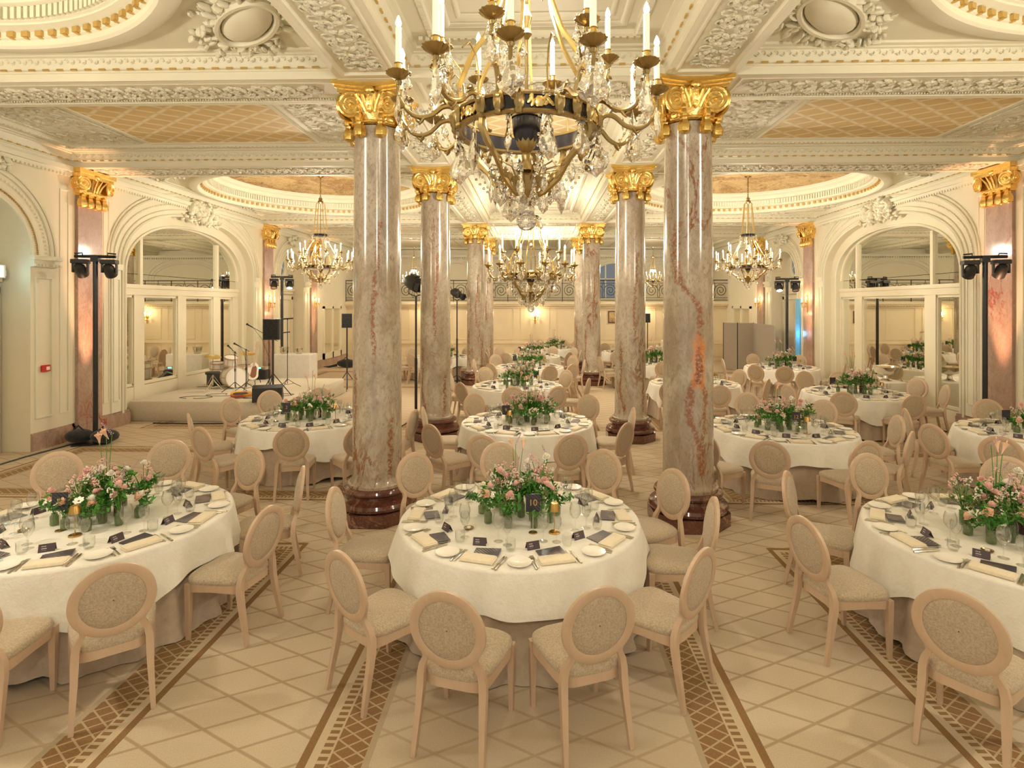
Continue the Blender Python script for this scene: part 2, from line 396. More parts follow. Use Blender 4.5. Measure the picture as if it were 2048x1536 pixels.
lat = m1.gt(.43).max(m2.gt(.43)); latc = mix(nt, lat * .85, brown, (.50, .385, .235))
sid = dx.lt(dyB.max(dyS)); dent = ((Y * sid + X * (sid * -1.0 + 1.0)) / .05).fr().gt(.45); dentc = mix(nt, dent, (.53, .41, .26), (.25, .145, .06))
col = mix(nt, d.gt(0), col, brown); col = mix(nt, d.gt(.05), col, (.56, .45, .30)); col = mix(nt, d.gt(.10), col, dentc)
col = mix(nt, d.gt(.155), col, (.53, .41, .26)); col = mix(nt, d.gt(.168), col, latc); col = mix(nt, d.gt(.36), col, (.42, .33, .215))
in2 = mix(nt, line * .6, ground, (.375, .265, .155)); col = mix(nt, d.gt(.40), col, in2)
nt.links.new(col, b.inputs['Base Color']); bump(nt, b, nz, .004, .5)
# plants
def mk_leaf(name, a, b_):
    m, nt, b = base_mat(name, a, .45); v = coords(nt, (1, 1, 1), True); nt.links.new(mix(nt, noise(nt, v, 25, 2), a, b_), b.inputs['Base Color'])
mk_leaf('leaf_green', (.035, .19, .02), (.11, .31, .04)); mk_leaf('leaf_olive', (.20, .27, .09), (.30, .32, .13)); mk_leaf('petal_pink', (.86, .58, .50), (.75, .42, .40))
mk_leaf('petal_peach', (.90, .62, .44), (.84, .50, .34)); mk_leaf('petal_white', (.88, .84, .74), (.80, .75, .64)); mk_leaf('flower_heart', (.05, .03, .04), (.16, .10, .05)); mk_leaf('petal_mauve', (.62, .40, .46), (.48, .30, .38))
G = MATS
# ------------------------------------------------------------------ the room
WX = 8.75; YB = 26.0; Y0 = -1.7; YE = 29.0; ZS = 5.14; CX = 1.865
ROWS = [6.80, 10.80, 18.20, 22.0]; BW = .40
def struct(name, mb, mats, parent=None, smooth=True, label=None, ang=35):
    o = mb.build(name, mats, parent, smooth, ang)
    if parent is None:
        o['kind'] = 'structure'
    if label: o['label'] = label
    return o
mb = MB(); mb.bx(-9.6, 9.6, Y0, YE, -.06, 0); struct('floor', mb, G['carpet'], smooth=False, label='cream carpet with brown lattice borders')

def blob_strip(mb, p0, p1, w, step, sz, up=(0, 0, -1)):
    """scrolling acanthus relief along a line"""
    p0 = Vector(p0); p1 = Vector(p1); L = (p1 - p0).length; d = (p1 - p0) / L; upv = Vector(up); s = d.cross(upv)
    n = int(L / step)
    for i in range(n):
        c = p0 + d * (step * (i + .5)); sg = 1 if i % 2 else -1
        for k in range(4):
            a = k / 3 * 2.6 - .3; rr = w * .30
            q = c + d * (math.cos(a) * rr * .8) + s * sg * (math.sin(a) * rr + w * .02) + upv * (sz * .25)
            mb.M = Matrix.Translation(q) @ Matrix(((d.x, s.x, upv.x), (d.y, s.y, upv.y), (d.z, s.z, upv.z))).to_4x4() @ RZ(sg * (a + 1.2))
            mb.ell((0, 0, 0), (w * .19, w * .075, sz), 7, 4)
        mb.M = Matrix.Translation(c + s * sg * w * .12)
        mb.ell((0, 0, 0), (w * .09, w * .09, w * .07), 7, 4)
    mb.M = None
def dent_line(mb, p0, p1, step, sx, sz, along, gap=.5):
    p0 = Vector(p0); p1 = Vector(p1); L = (p1 - p0).length; n = int(L / step); d = (p1 - p0) / L
    for i in range(n):
        c = p0 + d * step * (i + .5)
        if along == 'x': mb.box(c.x, c.y, c.z, step * gap, sx, sz)
        else: mb.box(c.x, c.y, c.z, sx, step * gap, sz)
CPROF = [(0, 0), (0, .09), (.015, .095), (.015, .11), (.045, .12), (.05, .17), (.075, .24), (.10, .25), (.10, .265), (.145, .275), (.15, .30), (.36, .30)]
trim_n = [0]
def coffer(x0, x1, y0, y1, big=False):
    """moulded ceiling coffer between the beams; returns inner rectangle"""
    if x0 < -WX + .1: x0 += .012
    if x1 > WX - .1: x1 -= .012
    mb = MB(); mb.rect_ring(x0, x1, y0, y1, [(d, ZS + z) for d, z in CPROF])
    if big: mb = MB(); mb.rect_ring(x0, x1, y0, y1, [(d, ZS + z) for d, z in CPROF[:-1]] + [(.22, ZS + .30)])
    if not big: mb.rect_ring(x0 + .36, x1 - .36, y0 + .36, y1 - .36, [(0, ZS + .30), (0, ZS + .27), (.03, ZS + .265), (.05, ZS + .28), (.05, ZS + .33)])
    trim_n[0] += 1
    o = struct('trim_%d' % trim_n[0], mb, G['plaster'], label='moulded plaster cornice around a ceiling coffer')
    # frieze relief, gilded dentils
    mb = MB()
    for (a, b_, al) in (((x0 + .05, y1 - .052, ZS + .115), (x1 - .05, y1 - .052, ZS + .115), 'x'), ((x0 + .052, y0, ZS + .115), (x0 + .052, y1, ZS + .115), 'y'), ((x1 - .052, y0, ZS + .115), (x1 - .052, y1, ZS + .115), 'y')):
        dent_line(mb, a, b_, .165, .02, .02, al, .42)
    mb.build('gilt_dentils', G['gold_paint'], o, False)
    mb = MB()
    mb.M = None
    blob_strip(mb, (x0 + .1, y1 - .065, ZS + .205), (x1 - .1, y1 - .065, ZS + .205), .085, .07, .012, up=(0, -1, 0))
    if big:
        mb.build('relief_frieze', G['plaster'], o); return x0 + .2, x1 - .2, y0 + .2, y1 - .2
    dent_line(mb, (x0 + .2, y1 - .36, ZS + .275), (x1 - .2, y1 - .36, ZS + .275), .075, .05, .04, 'x', .6)
    if x1 < 0 or x0 > 0: pass
    for xx in (x0 + .36, x1 - .36): dent_line(mb, (xx, y0 + .4, ZS + .275), (xx, y1 - .4, ZS + .275), .075, .05, .04, 'y', .6)
    mb.build('relief_frieze', G['plaster'], o)
    return x0 + .41, x1 - .41, y0 + .41, y1 - .41
# beams
xs = [(-WX + .0, -CX - BW), (-CX + BW, CX - BW), (CX + BW, WX)]
ys = [(Y0, ROWS[0] - BW), (ROWS[0] + BW, ROWS[1] - BW), (ROWS[1] + BW, ROWS[2] - BW), (ROWS[2] + BW, ROWS[3] - BW), (ROWS[3] + BW, YE)]
def panel_soffit(mb, x0, x1, y0, y1):
    e = .10
    mb.rect_ring(x0, x1, y0, y1, [(0, ZS + .002), (0, ZS), (e * .7, ZS), (e * .9, ZS - .012), (e * 1.15, ZS - .008), (e * 1.3, ZS + .02), (e * 1.3, ZS + .022)])
for j, y in enumerate(ROWS):
    mb = MB()
    for (x0, x1) in xs: panel_soffit(mb, x0, x1, y - BW, y + BW)
    for (x0, x1) in ((-CX - BW, -CX + BW), (CX - BW, CX + BW)): mb.bx(x0, x1, y - BW, y + BW, ZS - .004, ZS + .05)
    mb.bx(-WX, WX, y - BW + .12, y + BW - .12, ZS + .02, ZS + .1)
    for s in (-1, 1): mb.bx(-WX, WX, y + s * (BW - .02) - .0199, y + s * (BW - .02) + .0199, ZS + .003, ZS + .1)
    trim_n[0] += 1
    o = struct('trim_%d' % trim_n[0], mb, G['plaster'], label='plaster beam crossing the hall, row %d of columns' % (j + 1))
    mb = MB()
    for (x0, x1) in xs:
        blob_strip(mb, (x0 + .25, y, ZS + .015), (x1 - .25, y, ZS + .015), .46, .15 if j < 2 else .4, .026)
        dent_line(mb, (x0 + .15, y + BW - .15, ZS + .008), (x1 - .15, y + BW - .15, ZS + .008), .035, .03, .02, 'x', .5)
    mb.build('acanthus_relief', G['relief_fine'], o)
for s in (-1, 1):
    for j, (y0, y1) in enumerate(ys):
        mb = MB(); panel_soffit(mb, s * CX - BW, s * CX + BW, y0, y1)
        mb.bx(s * CX - BW + .12, s * CX + BW - .12, y0, y1, ZS + .02, ZS + .1)
        for q in (-1, 1): mb.bx(s * CX + q * (BW - .02) - .0199, s * CX + q * (BW - .02) + .0199, y0, y1, ZS + .003, ZS + .1)
        trim_n[0] += 1
        o = struct('trim_%d' % trim_n[0], mb, G['plaster'], label='plaster beam with leaf relief between columns')
        mb = MB(); blob_strip(mb, (s * CX, y0 + .2, ZS + .015), (s * CX, y1 - .2, ZS + .015), .42, .17 if j < 2 else .35, .026)
        if j == 0:
            yy = y0 + .3
            while yy < y1 - .2:
                for q in (-1, 1): mb.M = T(s * CX + q * .14, yy, ZS + .01); mb.tube([(math.cos(t) * .062, math.sin(t) * .05, 0) for t in [k * PI / 5 for k in range(10)]], .012, 5, closed=True)
                yy += .17
            mb.M = None
        mb.build('acanthus_relief', G['relief_fine'], o)
# coffers and ceiling panels
ceil = MB(); ceil.bx(-WX - .8, WX + .8, Y0, YE, 6.3, 6.4)
ceil_o = struct('ceiling', ceil, G['plaster'], smooth=False, label='ceiling slab')
def frame_rect(mb, x0, x1, y0, y1, z, w=.05, h=.02):
    mb.rect_ring(x0, x1, y0, y1, [(0, z + .001), (0, z - h * .5), (w * .35, z - h), (w * .65, z - h), (w, z - h * .4), (w, z + .001)])
def flat(name, x0, x1, y0, y1, z, mat, parent=None, label=None):
    mb = MB(); mb.bx(x0, x1, y0, y1, z, z + .02); o = mb.build(name, mat, parent, False)
    if parent is None: o['kind'] = 'structure'
    if label: o['label'] = label
    return o
cn = [0]
def ceil_piece(mb, mat, label, smooth=True):
    trim_n[0] += 1; return struct('trim_%d' % trim_n[0], mb, mat, label=label, smooth=smooth)
for bi, (y0, y1) in enumerate(ys):
    short = bi in (1, 3)
    for ai, (x0, x1) in enumerate(xs):
        aisle = ai != 1
        if bi == 4 and aisle: pass
        a, b_, c, d = coffer(x0, x1, y0, y1, aisle and not short and bi != 4)
        zc = ZS + .33
        if short or bi == 4 or (not aisle):
            mb = MB(); mb.bx(a - .05, b_ + .05, c - .05, d + .05, zc, zc + .03)
            if aisle and short:
                px0, px1 = (-6.95, -3.85) if x0 < 0 else (3.85, 6.95)
                py0, py1 = c + .02, d - .02
            elif not aisle and short: px0, px1, py0, py1 = a + .02, b_ - .02, c + .02, d - .02
            elif not aisle: px0, px1, py0, py1 = -.75, .75, c + .9, d - .9
            else: px0, px1, py0, py1 = a + 1, b_ - 1, c + .3, d - .3
            frame_rect(mb, px0, px1, py0, py1, zc, .06, .03)
            if not aisle and not short:
                frame_rect(mb, a + .1, b_ - .1, c + .1, d - .1, zc, .08, .03); frame_rect(mb, a + .25, b_ - .25, c + .3, d - .3, zc, .06, .03)
            o = ceil_piece(mb, G['plaster'], 'flat plaster field framed with mouldings')
            gm = 'gilt_lattice' if (short or (bi == 2)) else ('relief' if bi == 0 else 'plaster_panel')
            flat('ceiling_panel', px0 + .06, px1 - .06, py0 + .06, py1 - .06, zc - .015, G[gm], o, 'painted trellis panel' if gm == 'gilt_lattice' else None)
            if aisle and short:
                for (u0, u1) in ((a + .08, px0 - .12), (px1 + .12, b_ - .08)):
                    flat('relief_panel', u0, u1, py0, py1, zc - .006, G['relief'], o)
                    fr = MB(); frame_rect(fr, u0, u1, py0, py1, zc - .004, .04, .02)
                    for k in range(60):
                        xx = random.uniform(u0 + .12, u1 - .12); yy = random.uniform(py0 + .1, py1 - .1)
                        fr.M = T(xx, yy, zc - .012) @ RZ(random.random() * 6); fr.ell((0, 0, 0), (random.uniform(.04, .11), random.uniform(.02, .035), .022), 7, 4)
                    fr.build('relief_scrolls', G['relief_fine'], o)
        else:
            # big aisle bay: ring cornice under a painted vault
            cx, cy = (a + b_) / 2, (c + d) / 2; R = 2.98; n = 72; cy = d - .12 - R if bi == 0 else cy
            cx = -5.5 if x0 < 0 else 5.5; zc -= .03
            mb = MB(); vs = []; fs = []
            for i in range(n):
                t = 2 * PI * i / n; ct, st = math.cos(t), math.sin(t)
                vs.append((cx + R * ct, cy + R * st, zc))
                k = 1e9
                if abs(ct) > 1e-6: k = min(k, ((b_ + .05 - cx) if ct > 0 else (a - .05 - cx)) / ct)
                if abs(st) > 1e-6: k = min(k, ((d + .05 - cy) if st > 0 else (c - .05 - cy)) / st)
                k = max(k, R + .001)
                vs.append((cx + k * ct, cy + k * st, zc + .001))
            for i in range(n): j = (i + 1) % n; fs.append((2 * i, 2 * i + 1, 2 * j + 1, 2 * j))
            mb.add(vs, fs)
            o = ceil_piece(mb, G['plaster'], 'plaster spandrels around the round vault of an aisle bay', False)
            mb = MB(); q = R
            prof = [(q + .03, zc), (q + .03, zc - .10), (q - .02, zc - .125), (q - .14, zc - .13), (q - .17, zc - .11), (q - .17, zc - .05), (q - .20, zc - .04), (q - .20, zc + .02), (q - .26, zc + .04), (q - .30, zc + .05),
                    (q - .30, zc + .07), (q - .33, zc + .08), (q - .33, zc + .21), (q - .40, zc + .23), (q - .43, zc + .27), (q - .43, zc + .31), (q - .52, zc + .34), (q - .56, zc + .38), (q - .56, zc + .45)]
            mb.lathe(prof, 96, (cx, cy, 0)); mb.build('ring_cornice', G['plaster'], o, ang=25)
            mb = MB(); md = MB()
            nn = 110
            for i in range(nn):
                t = 2 * PI * i / nn
                mb.M = T(cx, cy, 0) @ RZ(t); mb.box(q - .215, 0, zc - .01, .05, .07, .055); mb.box(q - .20, 0, zc - .035, .04, .035, .03)
            for i in range(nn * 2):
                t = 2 * PI * i / nn / 2
                md.M = T(cx, cy, 0) @ RZ(t); md.box(q - .35, 0, zc + .145, .045, .045, .12)
            mb.build('gilt_dentils', G['gold_paint'], o, False); md.build('dentils', G['plaster'], o, False)
            mb = MB(); mb.lathe([(q - .54, zc + .42), (q - 1.2, zc + .52), (q - 2.2, zc + .58), (.01, zc + .60)], 64, (cx, cy, 0))
            mb.build('vault', G['vault_painting'] if bi == 2 else G['plaster'], o, label='ochre painted vault' if bi == 2 else None)
            # corner cartouches
            for sx in (-1, 1):
                for sy in (-1, 1):
                    kx = cx + sx * (R * .86 + .0); ky = cy + sy * (R * .86)
                    kx = min(max(kx, a + .35), b_ - .35)
                    cm = MB(); cm.M = T(kx, ky, zc - .02) @ RZ(math.atan2(sy, sx) + PI / 2)
                    cm.M = cm.M @ SCL(1.3, 1.15, 1.5); cm.ell((0, 0, -.01), (.36, .17, .045), 20, 6)
                    cm.tube([(.41 * math.cos(t), .21 * math.sin(t), -.01) for t in [k * PI / 12 for k in range(24)]], .03, 6, closed=True)
                    M0 = cm.M
                    for k in range(110):
                        t = random.random() * 2 * PI; rr = random.uniform(1.02, 1.9)
                        cm.M = M0 @ T(.42 * rr * math.cos(t), .22 * rr * math.sin(t), -.01) @ RZ(t + random.uniform(-1, 1)); cm.ell((0, 0, 0), (random.uniform(.03, .07), .02, random.uniform(.015, .035)), 7, 4)
                    cm.build('cartouche', G['plaster'], o)

# ------------------------------------------------------------------ side walls
def arch_pts(yc, hw, zs, rise, n=28, e=2.0):
    pts = []
    for i in range(n + 1):
        t = PI * i / n; c_, s_ = math.cos(t), math.sin(t)
        pts.append((yc - hw * (abs(c_) ** (2 / e)) * (1 if c_ > 0 else -1), zs + rise * abs(s_) ** (2 / e)))
    return pts
def wall_arch(mb, x, s, y0, y1, zt, yc, hw, zs, rise, depth, z0=0, e=2.0):
    P = arch_pts(yc, hw, zs, rise, 28, e)
    def q(a, b_, c, d): mb.quad(*( (a, b_, c, d) if s > 0 else (d, c, b_, a)))
    q((x, y0, z0), (x, yc - hw, z0), (x, yc - hw, zs), (x, y0, zs)); q((x, y0, zs), (x, yc - hw, zs), (x, yc - hw, zt), (x, y0, zt))
    q((x, yc + hw, z0), (x, y1, z0), (x, y1, zs), (x, yc + hw, zs)); q((x, yc + hw, zs), (x, y1, zs), (x, y1, zt), (x, yc + hw, zt))
    for i in range(28):
        a, b_ = P[i], P[i + 1]
        q((x, a[0], a[1]), (x, b_[0], b_[1]), (x, b_[0], zt), (x, a[0], zt))
        q((x + s * depth, a[0], a[1]), (x + s * depth, b_[0], b_[1]), (x, b_[0], b_[1]), (x, a[0], a[1]))
    for yy, z_ in ((yc - hw, zs), (yc + hw, zs)):
        q((x, yy, z0), (x + s * depth, yy, z0), (x + s * depth, yy, z_), (x, yy, z_))
def archivolt(mb, x, s, yc, hw, zs, rise, r, bottom=0.0, e=2.0, sq=(1, 1)):
    P = arch_pts(yc, hw, zs, rise, 36, e)
    pts = [(x, yc - hw, bottom)] + [(x, p[0], p[1]) for p in P] + [(x, yc + hw, bottom)]
    mb.tube(pts, r, 6)
def leaf_mass(mb, c, ry, rz, n, depth=.05, seed=1, big=.1):
    rnd = random.Random(seed)
    for k in range(n):
        t = rnd.random() * 2 * PI; q = rnd.random() ** .5
        mb.M = T(c[0] + rnd.uniform(-depth, depth) * .5, c[1] + ry * q * math.cos(t), c[2] + rz * q * math.sin(t)) @ RX(rnd.random() * 6)
        mb.ell((0, 0, 0), (rnd.uniform(.5, 1) * depth, rnd.uniform(.5, 1) * big, rnd.uniform(.25, .5) * big), 8, 5)
        if k % 4 == 0: mb.tube([(0, .0 + big * .5 * math.cos(a) * (1 - a / 12), big * .5 * math.sin(a) * (1 - a / 12)) for a in [i * .7 for i in range(12)]], .014, 5)
    mb.M = None
def wall_panel(mb, x, s, y0, y1, z0, z1, w=.035, d=.02):
    # raised rectangular moulding on a wall facing -s
    for (a, b_, c, e) in ((y0, y1, z0, z0 + w), (y0, y1, z1 - w, z1), (y0, y0 + w, z0 + w, z1 - w), (y1 - w, y1, z0 + w, z1 - w)):
        mb.bx(x, x - s * d, a, b_, c, e)
for s, side in ((-1, 'left'), (1, 'right')):
    x = s * WX
    mb = MB()
    def q(a, b_, c, d): mb.quad(*((a, b_, c, d) if s > 0 else (d, c, b_, a)))
    q((x, Y0, 0), (x, 7.0, 0), (x, 7.0, 5.5), (x, Y0, 5.5))
    wall_arch(mb, x, s, 7.0, 10.8, 5.5, 8.60, .95, 3.40, .98, .55)
    wall_arch(mb, x, s, 10.8, 18.2, 5.5, 14.5, 2.75, 3.35, 1.42, .18, e=2.25)
    wall_arch(mb, x, s, 18.2, 22.0, 5.5, 20.1, .98, 3.45, .98, .45)
    q((x, 22.0, 0), (x, YE, 0), (x, YE, 5.5), (x, 22.0, 5.5))
    # second reveal plane of the mirror bay, back faces of the niches
    x2 = x + s * .18; wall_arch(mb, x2, s, 11.7, 17.3, 5.0, 14.5, 2.42, 3.25, 1.28, .22, e=2.25)
    x3 = x + s * .55; q((x3, 7.5, 0), (x3, 9.7, 0), (x3, 9.7, 4.5), (x3, 7.5, 4.5))
    x4 = x + s * .45; q((x4, 19, 0), (x4, 21.2, 0), (x4, 21.2, 4.6), (x4, 19, 4.6))
    wl = struct('wall_' + side, mb, G['wall_paint'], smooth=False)
    # mouldings of the wall
    mb = MB()
    xm = x - s * .012
    for hw, r in ((2.78, .035), (2.90, .02), (3.12, .03), (3.20, .018)): archivolt(mb, xm, s, 14.5, hw, 3.45 if hw > 3 else 3.35, 1.42 + (hw - 2.75) * 1.0 - (.02 if hw > 3 else 0), r, 3.35 if hw > 2.8 else .2, 2.25)
    archivolt(mb, x2 - s * .01, s, 14.5, 2.45, 3.25, 1.28, .03, .2, 2.25)
    for yc_, hw0, zs_ in ((8.6, .95, 3.4), (20.1, .98, 3.45)):
        for dw, r in ((.03, .03), (.16, .018), (.42, .035), (.50, .015)): archivolt(mb, xm, s, yc_, hw0 + dw, zs_, .98 + dw, r, zs_)
    mb.build('arch_moulding', G['plaster'], wl)
    mb = MB(); P = arch_pts(8.6, 1.08, 3.4, 1.11, 90)
    for p in P: mb.ell((x - s * .01, p[0], p[1]), .016, 6, 4)
    mb.build('gilt_beads', G['gold_paint'], wl)
    mb = MB()
    for yc_, hwq, zs_ in ((8.6, .98 + .30, 3.4), (20.1, .98 + .30, 3.45)):
        for p in arch_pts(yc_, hwq, zs_, hwq, 56): mb.box(x - s * .012, p[0], p[1], .03, .035, .035)
    for p in arch_pts(14.5, 3.02, 3.4, 1.66, 150, 2.25): mb.box(x - s * .012, p[0], p[1], .025, .03, .03)
    # impost blocks and slim pilaster strips below them
    for yy in (7.42, 9.82, 18.87, 21.33): mb.bx(x, x - s * .07, yy - .27, yy + .27, 3.22, 3.34); mb.bx(x, x - s * .10, yy - .30, yy + .30, 3.34, 3.42); dent_line(mb, (x - s * .08, yy - .28, 3.25), (x - s * .08, yy + .28, 3.25), .07, .03, .04, 'y', .55); wall_panel(mb, x, s, yy - .18, yy + .18, .55, 3.05)
    for yy in (11.52, 17.45): mb.bx(x, x - s * .06, yy - .16, yy + .16, 3.28, 3.40); mb.bx(x, x - s * .03, yy - .13, yy + .13, .3, 3.28); wall_panel(mb, x - s * .03, s, yy - .09, yy + .09, .55, 3.1, .02, .015)
    for (a, b_) in ((10.15, 10.35), (11.2, 11.36), (17.65, 17.8), (18.5, 18.6)): wall_panel(mb, x, s, a, b_, .55, 4.7, .02, .012)
    # cornice at wall head
    for (a, b_) in ((Y0, 6.4), (7.2, 10.4), (11.2, 17.8), (18.6, 21.6), (22.4, YB)):
        mb.bx(x, x - s * .10, a, b_, 5.05, 5.14); mb.bx(x, x - s * .05, a, b_, 4.98, 5.05); dent_line(mb, (x - s * .06, a, 4.965), (x - s * .06, b_, 4.965), .08, .03, .04, 'y', .55)
    mb.build('wall_moulding', G['plaster'], wl, False)
    mb = MB()
    leaf_mass(mb, (x - s * .10, 14.5, 4.98), .62, .26, 90, .10, 3, .12); leaf_mass(mb, (x - s * .08, 14.5, 4.72), .9, .10, 40, .06, 4, .08)
    leaf_mass(mb, (x - s * .10, 8.6, 4.85), .5, .18, 50, .07, 5, .09); leaf_mass(mb, (x - s * .10, 20.1, 4.85), .5, .18, 50, .07, 6, .09)
    leaf_mass(mb, (x3 - s * .05, 8.55, 3.95), .16, .5, 70, .07, 8, .10); leaf_mass(mb, (x4 - s * .05, 20.1, 3.50), .5, .1, 30, .05, 9, .07)
    mb.build('plaster_ornament', G['plaster'], wl)
    # baseboards of red marble
    mb = MB()
    for (a, b_) in ((Y0, 7.65), (9.55, 10.45), (10.4, 11.9), (17.1, 19.1), (21.1, YB)):
        mb.bx(x, x - s * .05, a, b_, 0, .26); mb.bx(x, x - s * .03, a, b_, .26, .31)
    struct('baseboard_' + side, mb, G['marble_red'], smooth=False)
    # mirrored doors of the big bay
    xr = x + s * .36; dn = 1 if s < 0 else 2
    mb = MB(); P = arch_pts(14.5, 2.42, 3.25, 1.28, 28, 2.25)
    zb = .44 if s < 0 else 0.0
    ybars = [(12.0, 12.12), (12.47, 12.80), (14.03, 14.36), (15.60, 15.94), (16.62, 16.95)] if s < 0 else [(12.0, 12.18), (12.95, 13.31), (15.82, 16.18), (16.86, 17.0)]
    for a, b_ in ybars: mb.bx(xr, xr - s * .08, a, b_, 0, 2.96)
    mb.bx(xr, xr - s * .09, 12.08, 16.92, 2.78, 3.02); mb.bx(xr, xr - s * .07, 12.08, 16.92, 0, zb + .26); mb.bx(xr, xr - s * .11, 12.08, 16.92, 2.93, 2.99)
    for yy in ((12.72, 15.84) if s < 0 else (13.1, 16.1)): mb.bx(xr, xr - s * .07, yy - .045, yy + .045, 3.0, 4.25)
    mb.tube([(xr - s * .03, p[0], p[1]) for p in P], .05, 6)
    for i in range(len(ybars) - 1):
        a, b_ = ybars[i][1], ybars[i + 1][0]
        for zz in (2.72, zb + .28): mb.bx(xr, xr - s * .05, a, b_, zz, zz + .06)
        for yy in (a, b_ - .03): mb.bx(xr, xr - s * .05, yy, yy + .03, zb + .3, 2.75)
    dr = struct('door_%d' % dn, mb, G['wall_paint'], smooth=False, label='arched mirrored double door on the %s wall' % side)
    for i in range(len(ybars) - 1):
        m2 = MB(); a, b_ = ybars[i][1], ybars[i + 1][0]; m2.bx(xr + s * .0, xr - s * .012, a, b_, zb + .2, 2.80); m2.build('mirror_pane', G['mirror'], dr, False, label='tall mirror pane')
    m2 = MB(); vs = [(xr - s * .012, p[0], p[1]) for p in P]; m2.add(vs + [(xr + s * .01, p[1], p[2]) for p in vs], [tuple(range(29)), tuple(range(57, 28, -1))] + [(i, (i + 1) % 29, 29 + (i + 1) % 29, 29 + i) for i in range(29)])
    m2.bx(xr + s * .0, xr - s * .012, 12.1, 16.9, 2.95, 3.26); m2.build('mirror_pane', G['mirror'], dr, False, label='arched mirror above the transom')
    # niche door of the short bays
    for k, (yc_, xx) in enumerate(((8.6, x3), (20.1, x4))):
        mb = MB(); mb.bx(xx, xx - s * .04, yc_ - .75, yc_ + .75, 0, 2.75); mb.bx(xx, xx - s * .10, yc_ - .86, yc_ - .75, 0, 2.86); mb.bx(xx, xx - s * .10, yc_ + .75, yc_ + .86, 0, 2.86); mb.bx(xx, xx - s * .10, yc_ - .86, yc_ + .86, 2.75, 2.9)
        mb.bx(xx, xx - s * .16, yc_ - .92, yc_ + .92, 3.05, 3.15); mb.bx(xx, xx - s * .10, yc_ - .90, yc_ + .90, 2.95, 3.05)
        for q0 in (-.66, .06): wall_panel(mb, xx - s * .04, s, yc_ + q0, yc_ + q0 + .6, .3, 1.0, .03, .015); wall_panel(mb, xx - s * .04, s, yc_ + q0, yc_ + q0 + .6, 1.12, 2.6, .03, .015)
        d_ = struct('door_%d' % (3 + k + (0 if s < 0 else 2)), mb, G['wall_paint'], smooth=False, label='panelled door in the arched niche of the %s wall' % side)
    # oval windows
    mb = MB()
    xo = x4 - s * .03; E = [(xo, 20.1 + .30 * math.cos(t), 4.02 + .44 * math.sin(t)) for t in [k * PI / 20 for k in range(40)]]
    mb.tube(E, .045, 8, closed=True)
    mb.tube([(xo, 20.1 + .10 * math.cos(t), 4.02 + .15 * math.sin(t)) for t in [k * PI / 10 for k in range(20)]], .014, 6, closed=True)
    for k in range(6):
        t = k * PI / 3 + .5; mb.tube([(xo, 20.1 + .10 * math.cos(t), 4.02 + .15 * math.sin(t)), (xo, 20.1 + .28 * math.cos(t), 4.02 + .42 * math.sin(t))], .014, 6)
    w_ = struct('window_%d' % (1 if s < 0 else 2), mb, G['plaster'], label='small oval window high on the %s wall' % side)
    mb = MB(); vs = [(xo + s * .02, p[1], p[2]) for p in E]; mb.add(vs + [(xo + s * .028, p[1], p[2]) for p in vs], [tuple(range(40)), tuple(range(79, 39, -1))] + [(i, (i + 1) % 40, 40 + (i + 1) % 40, 40 + i) for i in range(40)]); mb.build('pane', G['sky_blue'], w_, False, label='bluish evening glass')
# far mirrored doors past the last pilaster
for s, side in ((-1, 'left'), (1, 'right')):
    x = s * WX; mb = MB()
    for a, b_ in ((23.0, 23.12), (24.0, 24.12), (25.0, 25.12)): mb.bx(x, x - s * .06, a, b_, .3, 2.5)
    mb.bx(x, x - s * .06, 23.0, 25.12, 2.4, 2.55); mb.bx(x, x - s * .06, 23.0, 25.12, .3, .55)
    o = struct('door_%d' % (7 if s < 0 else 8), mb, G['wall_paint'], smooth=False, label='far mirrored door on the %s wall' % side)
    for a, b_ in ((23.12, 24.0), (24.12, 25.0)): m2 = MB(); m2.bx(x, x - s * .015, a, b_, .5, 2.42); m2.build('mirror_pane', G['mirror'], o, False)
# side opening on the right, its blue light put into the panel colour
mb = MB(); x = WX; mb.bx(x, x - .04, 18.78, 19.08, 0, 2.75)
struct('door_9', mb, G['blue_light_tint'], smooth=False, label='narrow opening with painted-on blue light beside the right pilaster')

# ------------------------------------------------------------------ end wall, balcony
mb = MB(); mb.bx(-WX - .3, WX + .3, YB, YB + .15, 0, 2.70)
wb = struct('wall_back', mb, G['back_paint'], smooth=False)
mb = MB()
for k in range(-5, 6):
    a = k * 1.62 - .66; b_ = a + 1.32
    for (u0, u1, z0, z1) in ((a, b_, .95, .98), (a, b_, 2.36, 2.39), (a, a + .03, .98, 2.36), (b_ - .03, b_, .98, 2.36), (a, b_, .2, .22), (a, b_, .66, .68), (a, a + .02, .2, .68), (b_ - .02, b_, .2, .68)): mb.bx(u0, u1, YB - .02, YB, z0, z1)
mb.bx(-WX, WX, YB - .05, YB, .76, .84); mb.bx(-WX, WX, YB - .03, YB, 0, .14)
mb.build('wall_moulding', G['back_paint'], wb, False)
mb = MB(); mb.bx(-WX, WX, YB - .10, YB, 2.42, 2.48); mb.bx(-WX, WX, YB - .22, YB + .1, 2.50, 2.58); mb.bx(-WX, WX, YB - .30, YE, 2.58, 2.70)
dent_line(mb, (-WX, YB - .12, 2.49), (WX, YB - .12, 2.49), .12, .06, .03, 'x', .5)
struct('trim_90', mb, G['back_paint'], smooth=False, label='moulded front edge of the balcony')
mb = MB(); mb.bx(-WX - .3, WX + .3, YE - .1, YE, 2.7, 5.5)
wu = struct('wall_gallery', mb, G['wall_paint'], smooth=False)
mb = MB(); mc = MB()
